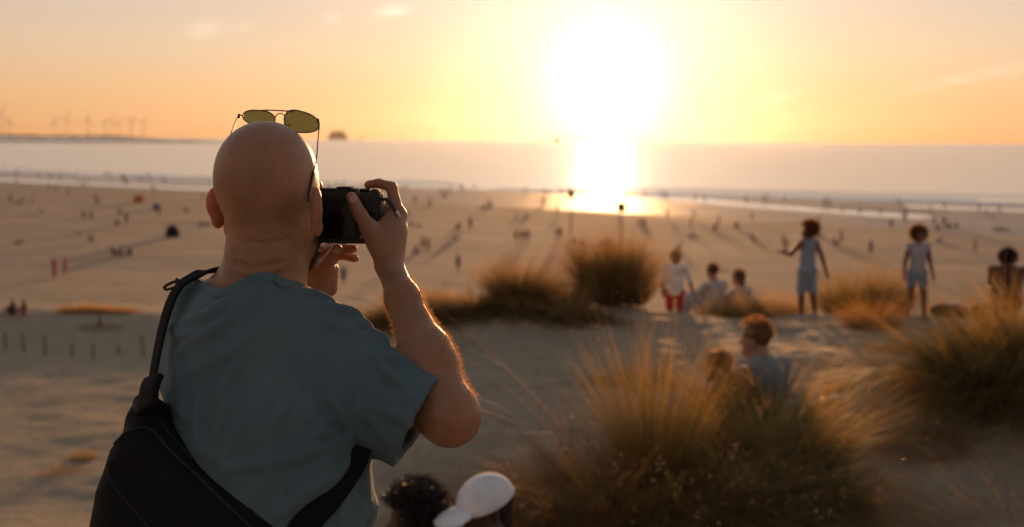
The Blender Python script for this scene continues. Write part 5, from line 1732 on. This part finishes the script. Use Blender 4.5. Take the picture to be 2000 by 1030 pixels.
SEATS = [(38, 476, 'brown'), (158, 460, 'brown'), (175, 472, 'green'), (230, 441, 'brown'), (247, 440, 'navy'), (36, 400, 'brown'), (45, 396, 'pink'), (190, 398, 'black'), (186, 388, 'brown'), (165, 424, 'brown'),
         (178, 425, 'grey'), (60, 396, 'white'), (80, 414, 'grey'), (232, 418, 'grey'), (303, 413, 'blue'), (312, 425, 'pink'), (365, 414, 'grey'), (404, 440, 'brown'), (392, 442, 'white'), (20, 398, 'grey'), (300, 378, 'navy'), (95, 366, 'brown'),
         (800, 440, 'white'), (818, 442, 'grey'), (810, 400, 'grey'), (870, 392, 'brown'), (945, 404, 'black'), (958, 406, 'black'), (895, 448, 'black'), (920, 450, 'brown'), (895, 468, 'white'), (1010, 430, 'white'), (1030, 428, 'brown'),
         (1060, 402, 'grey'), (1122, 478, 'black'), (1135, 482, 'grey'), (1175, 482, 'white'), (1190, 482, 'ochre'), (1252, 438, 'brown'), (1262, 440, 'white'), (1350, 448, 'brown'), (1395, 450, 'red'), (1405, 446, 'brown'), (1440, 446, 'black'), (1330, 488, 'white'), (1350, 462, 'pink'),
         (1470, 470, 'brown'), (1530, 486, 'brown'), (1830, 450, 'black'), (1842, 446, 'black'), (1855, 446, 'brown'), (1868, 446, 'black'), (1960, 450, 'ochre'), (1950, 452, 'white'), (1905, 496, 'grey'), (1838, 474, 'white'), (1700, 500, 'grey'), (1600, 466, 'grey'), (760, 436, 'grey'), (795, 420, 'brown')]
rb = random.Random(5)
ACT = {'stand': 'standing', 'walk': 'walking', 'wave': 'raising an arm'}


def zone(px, py):
    far = 'far out' if py < 432 else 'nearer'
    for lim, t in ((30, 'at the left edge'), (50, 'near the left edge'), (75, 'right of the edge group'), (140, 'above the red dress'), (185, 'left of the tents'), (210, 'by the orange tent'), (240, 'under the orange tent'), (301, 'right of the orange tent'), (345, 'by the blue tent'), (380, 'right of the dark tent'),
                   (430, 'beside his ear'), (780, 'by his wrist'), (805, 'right of his wrist'), (860, 'above the grey sitter'), (905, 'above the lone walker'), (950, 'left of centre'), (985, 'near centre'), (1015, 'above the trio'), (1080, 'right of the trio'), (1130, 'by the thin pole'), (1160, 'between the poles'),
                   (1182, 'left of the near pole'), (1240, 'at the near pole'), (1258, 'right of the near pole'), (1340, 'over the boy in white'), (1375, 'right of the boy in white'), (1400, 'over the seated couple'), (1425, 'over the seated woman'), (1455, 'right of the couple'), (1500, 'left of the romper child'), (1620, 'behind the romper child'),
                   (1750, 'between the curly children'), (1835, 'by the child in shorts'), (1848, 'right of the shorts child'), (1862, 'over the black bag'), (1880, 'right of the black bag'), (1930, 'left of the crouching child'), (1955, 'over the crouching child')):
        if px < lim: return far + ' ' + t
    return far + ' at the right edge'


def zone2(px):
    for lim, t in ((60, 'at the left edge'), (120, 'under the first turbines'), (180, 'under the big turbine'), (240, 'under the turbine trio'), (300, 'under the last turbines'), (360, 'left of his head'), (430, 'next to his head'),
                   (700, 'above the camera'), (800, 'just right of the camera'), (900, 'well right of the camera'), (1000, 'left of the glare'), (1110, 'beside the thin pole'), (1170, 'left of the sun track'), (1240, 'in the sun track'), (1320, 'right of the sun track'),
                   (1400, 'above the boy in white'), (1480, 'above the seated woman'), (1560, 'left of the romper child'), (1640, 'right of the romper child'), (1740, 'between the children'), (1820, 'over the child in shorts'), (1900, 'right of the child in shorts')):
        if px < lim: return t
    return 'at the right edge'


POS = {'sit': 'sitting', 'lean': 'leaning back', 'lie': 'lying down', 'stand': 'standing'}
for i, (px, py, c_) in enumerate(SEATS):
    kd = rb.choice(['sit', 'sit', 'lean', 'stand', 'lie'])
    beach(px + rb.uniform(-2, 2), py, kd, c_, rb.choice(['black', 'brown', 'navy', 'grey']), 'beachgoer in %s %s %s' % (c_, POS[kd], zone(px, py)), 'small figures scattered over the beach')
nrow = 0
seen_l = set()
for i in range(150):
    px = rb.uniform(0, 1990)
    if 430 < px < 640: continue
    e = np.interp(px, [0, 300, 420, 650, 800, 1200, 1400, 1750, 2000], [342, 352, 360, 366, 368, 380, 392, 402, 408])
    py = e + rb.choice([rb.gauss(4, 5), rb.uniform(-2, 45)]) if px > 430 else e + rb.choice([rb.gauss(2, 5), rb.gauss(3, 6), rb.uniform(5, 40)])
    kd = rb.choice(['stand', 'walk', 'walk', 'wave', 'stand', 'stand'])
    c_ = rb.choice(['ochre', 'brown', 'navy', 'grey', 'pink', 'white', 'red'])
    if px > 1250 and i % 2: continue
    if (kd, c_, zone2(px)) in seen_l: continue
    seen_l.add((kd, c_, zone2(px)))
    beach(px, py, kd, c_, rb.choice(['grey', 'brown', 'navy']), 'tiny %s figure %s near the waterline %s' % (c_, ACT[kd], zone2(px)), 'tiny silhouettes near the waterline', sc=rb.uniform(.8, 1.05))

# pop-up beach shelters
def shelter(px, py, w_, h_, mat, lab):
    q, d = on_ground(px, py)
    f_ = blob([(ell(V3(q), (w_ / 2, w_ / 2 * .8, h_)), 0)], w_ / 40, pad=.05)
    f_.cut(q, (0, 0, -1)); f_.sub(ell(V3(q) + V3((0, -w_ * .42, 0)), (w_ * .3, w_ * .4, h_ * .72)), .02)
    r0 = empty('beach_tent', tuple(q)); tag(r0, lab, 'tent', 'pop-up tents on the beach')
    put('canopy', f_, mat, r0)
    arcs = []
    for a in (0.5, -0.5):
        arcs.append(tube_data([V3(q) + V3((math.cos(t) * w_ * .505, math.sin(a) * w_ * .3 * math.sin(t), math.sin(t) * h_ * 1.01)) for t in np.linspace(0, math.pi, 16)], .03, 6))
    v, f = join_data(arcs); link_mesh('pole_hoops', mesh_np('pole_hoops', v, f), M_dark, r0)
shelter(337, 463, 1.6, 1.35, CC_['black'], 'dark domed beach tent left of the man\'s ear')
shelter(271, 396, 1.9, 1.3, CC_['orange'], 'small orange beach tent far out at left')
shelter(306, 410, 1.3, .9, CC_['blue'], 'tiny blue beach tent right of the orange one')
shelter(1188, 482, 1.3, .8, CC_['white'], 'pale beach tent at the foot of the nearer marker pole')

# ------------------------------------------------------------------ far shore, breakwater, wind turbines, ships
M_far = material('far_land', (0.10, 0.085, 0.07), .95, var=.3, vscale=.01)
M_rock = material('rock_armour', (0.09, 0.085, 0.08), .9, var=.4, vscale=.3)
def ridge(nm, pts, wd, hts, mat, seed=0):
    rngx = np.random.default_rng(seed)
    V_, F_ = [], []
    n_ = len(pts)
    for i, p in enumerate(pts):
        t = (Vector(pts[min(i + 1, n_ - 1)]) - Vector(pts[max(i - 1, 0)])).normalized(); nn = Vector((-t.y, t.x, 0))
        hgt = hts * (0.8 + .4 * rngx.random()) * min(1, .15 + (n_ - 1 - i) / (n_ * .12))
        for a, b in ((-1, -.6), (-.55, .55), (-.2, .97), (.2, 1.0), (.55, .6), (1, -.6)):
            V_.append(Vector(p) + nn * a * wd + Vector((0, 0, b * hgt if b > 0 else -1.5)))
    for i in range(n_ - 1):
        for k in range(5):
            F_.append((i * 6 + k, i * 6 + k + 1, (i + 1) * 6 + k + 1, (i + 1) * 6 + k))
    return link_mesh(nm, mesh_np(nm, [tuple(v) for v in V_], F_), mat)
def sea_at(px, d):
    q = P(px, 400, d); return V3((q.x, q.y, 0))
bwk = ridge('breakwater', [tuple(sea_at(-260 + i * 10, 1700 + i * 6)) for i in range(72)], 12, 3.4, M_rock, 1)
tag(bwk, 'long low rock breakwater running out into the sea at left', 'breakwater')
fs_ = ridge('far_shore', [tuple(sea_at(-500 + i * 10, 4700 + i * 2)) for i in range(82)], 60, 9.5, M_far, 2)
tag(fs_, kind='structure')
M_turb = material('turbine_white', (0.55, 0.53, 0.50), .5)
TW = ['leftmost wind turbine, tall', 'short distant wind turbine second from left', 'thin wind turbine left of the big central one', 'big wind turbine in the middle left of the row', 'wind turbine in the middle of the row', 'first wind turbine of the close trio',
      'second wind turbine of the close trio', 'third wind turbine of the close trio', 'wind turbine next to last on the right', 'last wind turbine on the right of the row']
def turbine(px, d, hub, ang, yaw, lab):
    q = sea_at(px, d)
    r0 = empty('wind_turbine', tuple(q)); tag(r0, lab, 'wind turbine', 'wind turbines on the far shore')
    v, f = tube_data([q, q + V3((0, 0, hub * .5)), q + V3((0, 0, hub))], [hub * .024, hub * .018, hub * .013], 12)
    link_mesh('tower', mesh_np('tower', v, f), M_turb, r0)
    fw = V3((math.sin(yaw), -math.cos(yaw), 0)); rt = V3((math.cos(yaw), math.sin(yaw), 0))
    hc = q + V3((0, 0, hub)) + fw * hub * .05
    v, f = tube_data([hc - fw * hub * .13, hc - fw * hub * .12, hc - fw * .01 * hub, hc + fw * .03 * hub], [hub * .018, hub * .03, hub * .03, hub * .006], 8)
    link_mesh('nacelle', mesh_np('nacelle', v, f), M_turb, r0)
    for k in range(3):
        a = ang + k * 2 * math.pi / 3
        dv = rt * math.sin(a) + V3((0, 0, 1)) * math.cos(a)
        v, f = tube_data([hc, hc + dv * hub * .12, hc + dv * hub * .5, hc + dv * hub * .60], [.012 * hub, .018 * hub, .009 * hub, .002 * hub], 8, flat=(1, .3), up=Vector(fw))
        link_mesh('blade', mesh_np('blade', v, f), M_turb, r0)
for i, (px, top_, a, yw) in enumerate(((10, 224, .3, .3), (26, 240, .1, .6), (111, 238, .0, 1.0), (135, 230, .5, .3), (177, 232, .2, .9), (209, 240, .7, .5), (222, 236, .4, .4), (237, 238, .1, .8), (260, 234, .9, .7), (284, 236, .6, .4))):
    turbine(px, 4750, (268 - top_) / F * 4750, a, yw, TW[i])
M_ship = material('ship_paint', (0.10, 0.07, 0.055), .7)
def ship(px, d, L, Hh, lab, rig):
    q = sea_at(px, d); r0 = empty('ship', tuple(q)); tag(r0, lab, 'ship')
    poly = [(-L * .5, Hh * .30), (-L * .46, -2), (L * .46, -2), (L * .5, Hh * .30)]
    put('hull', blob([(prism(poly, q, (1, 0, 0), (0, 0, 1), L * .12, 1), 0)], L / 70, pad=4), M_ship, r0)
    pol2 = [(-L * .40, Hh * .25), (-L * .36, Hh * .75), (-L * .22, Hh * .96), (L * .18, Hh), (L * .34, Hh * .82), (L * .42, Hh * .45), (L * .42, Hh * .25)]
    put('superstructure', blob([(prism(pol2, q, (1, 0, 0), (0, 0, 1), L * .09, 1), 0)], L / 70, pad=4), M_ship, r0)
    v, f = join_data([tube_data([q + V3((x, 0, Hh * .8)), q + V3((x, 0, Hh * (1 + h_)))], .9, 6) for x, h_ in rig])
    link_mesh('masts', mesh_np('masts', v, f), M_ship, r0)
ship(661, 4940, 92, 36, 'large blurred ship on the horizon just right of the sunglasses', [(-L_, .06) for L_ in (20, -10)] + [(30, .04)])
ship(1086, 4950, 34, 12, 'faint ship on the horizon under the sun', [(0, .1), (20, .05)])
ship(706, 4950, 14, 7, 'tiny faint boat on the horizon right of the large ship', [(0, .5)])

# ------------------------------------------------------------------ haze in the air
mh = bpy.data.materials.new('haze')
mh.use_nodes = True
mh.node_tree.nodes.clear()
s = NT(mh.node_tree.nodes, mh.node_tree.links)
pv = s.node('ShaderNodeVolumePrincipled')
pv.inputs['Color'].default_value = (1.0, 0.92, 0.85, 1)
pv.inputs['Density'].default_value = HAZE
pv.inputs['Anisotropy'].default_value = HAZE_G
mo = s.node('ShaderNodeOutputMaterial')
s.put(mo.inputs['Volume'], pv.outputs[0])
X0, X1, Y0, Y1, Z0, Z1 = -5200, 5200, -300, 5200, -3, 110
bv = [(x, y, z) for x in (X0, X1) for y in (Y0, Y1) for z in (Z0, Z1)]
bf = [(0, 1, 3, 2), (4, 6, 7, 5), (0, 4, 5, 1), (2, 3, 7, 6), (0, 2, 6, 4), (1, 5, 7, 3)]
hz = link_mesh('haze', mesh_np('haze', bv, bf), mh, smooth=False)
tag(hz, kind='stuff')
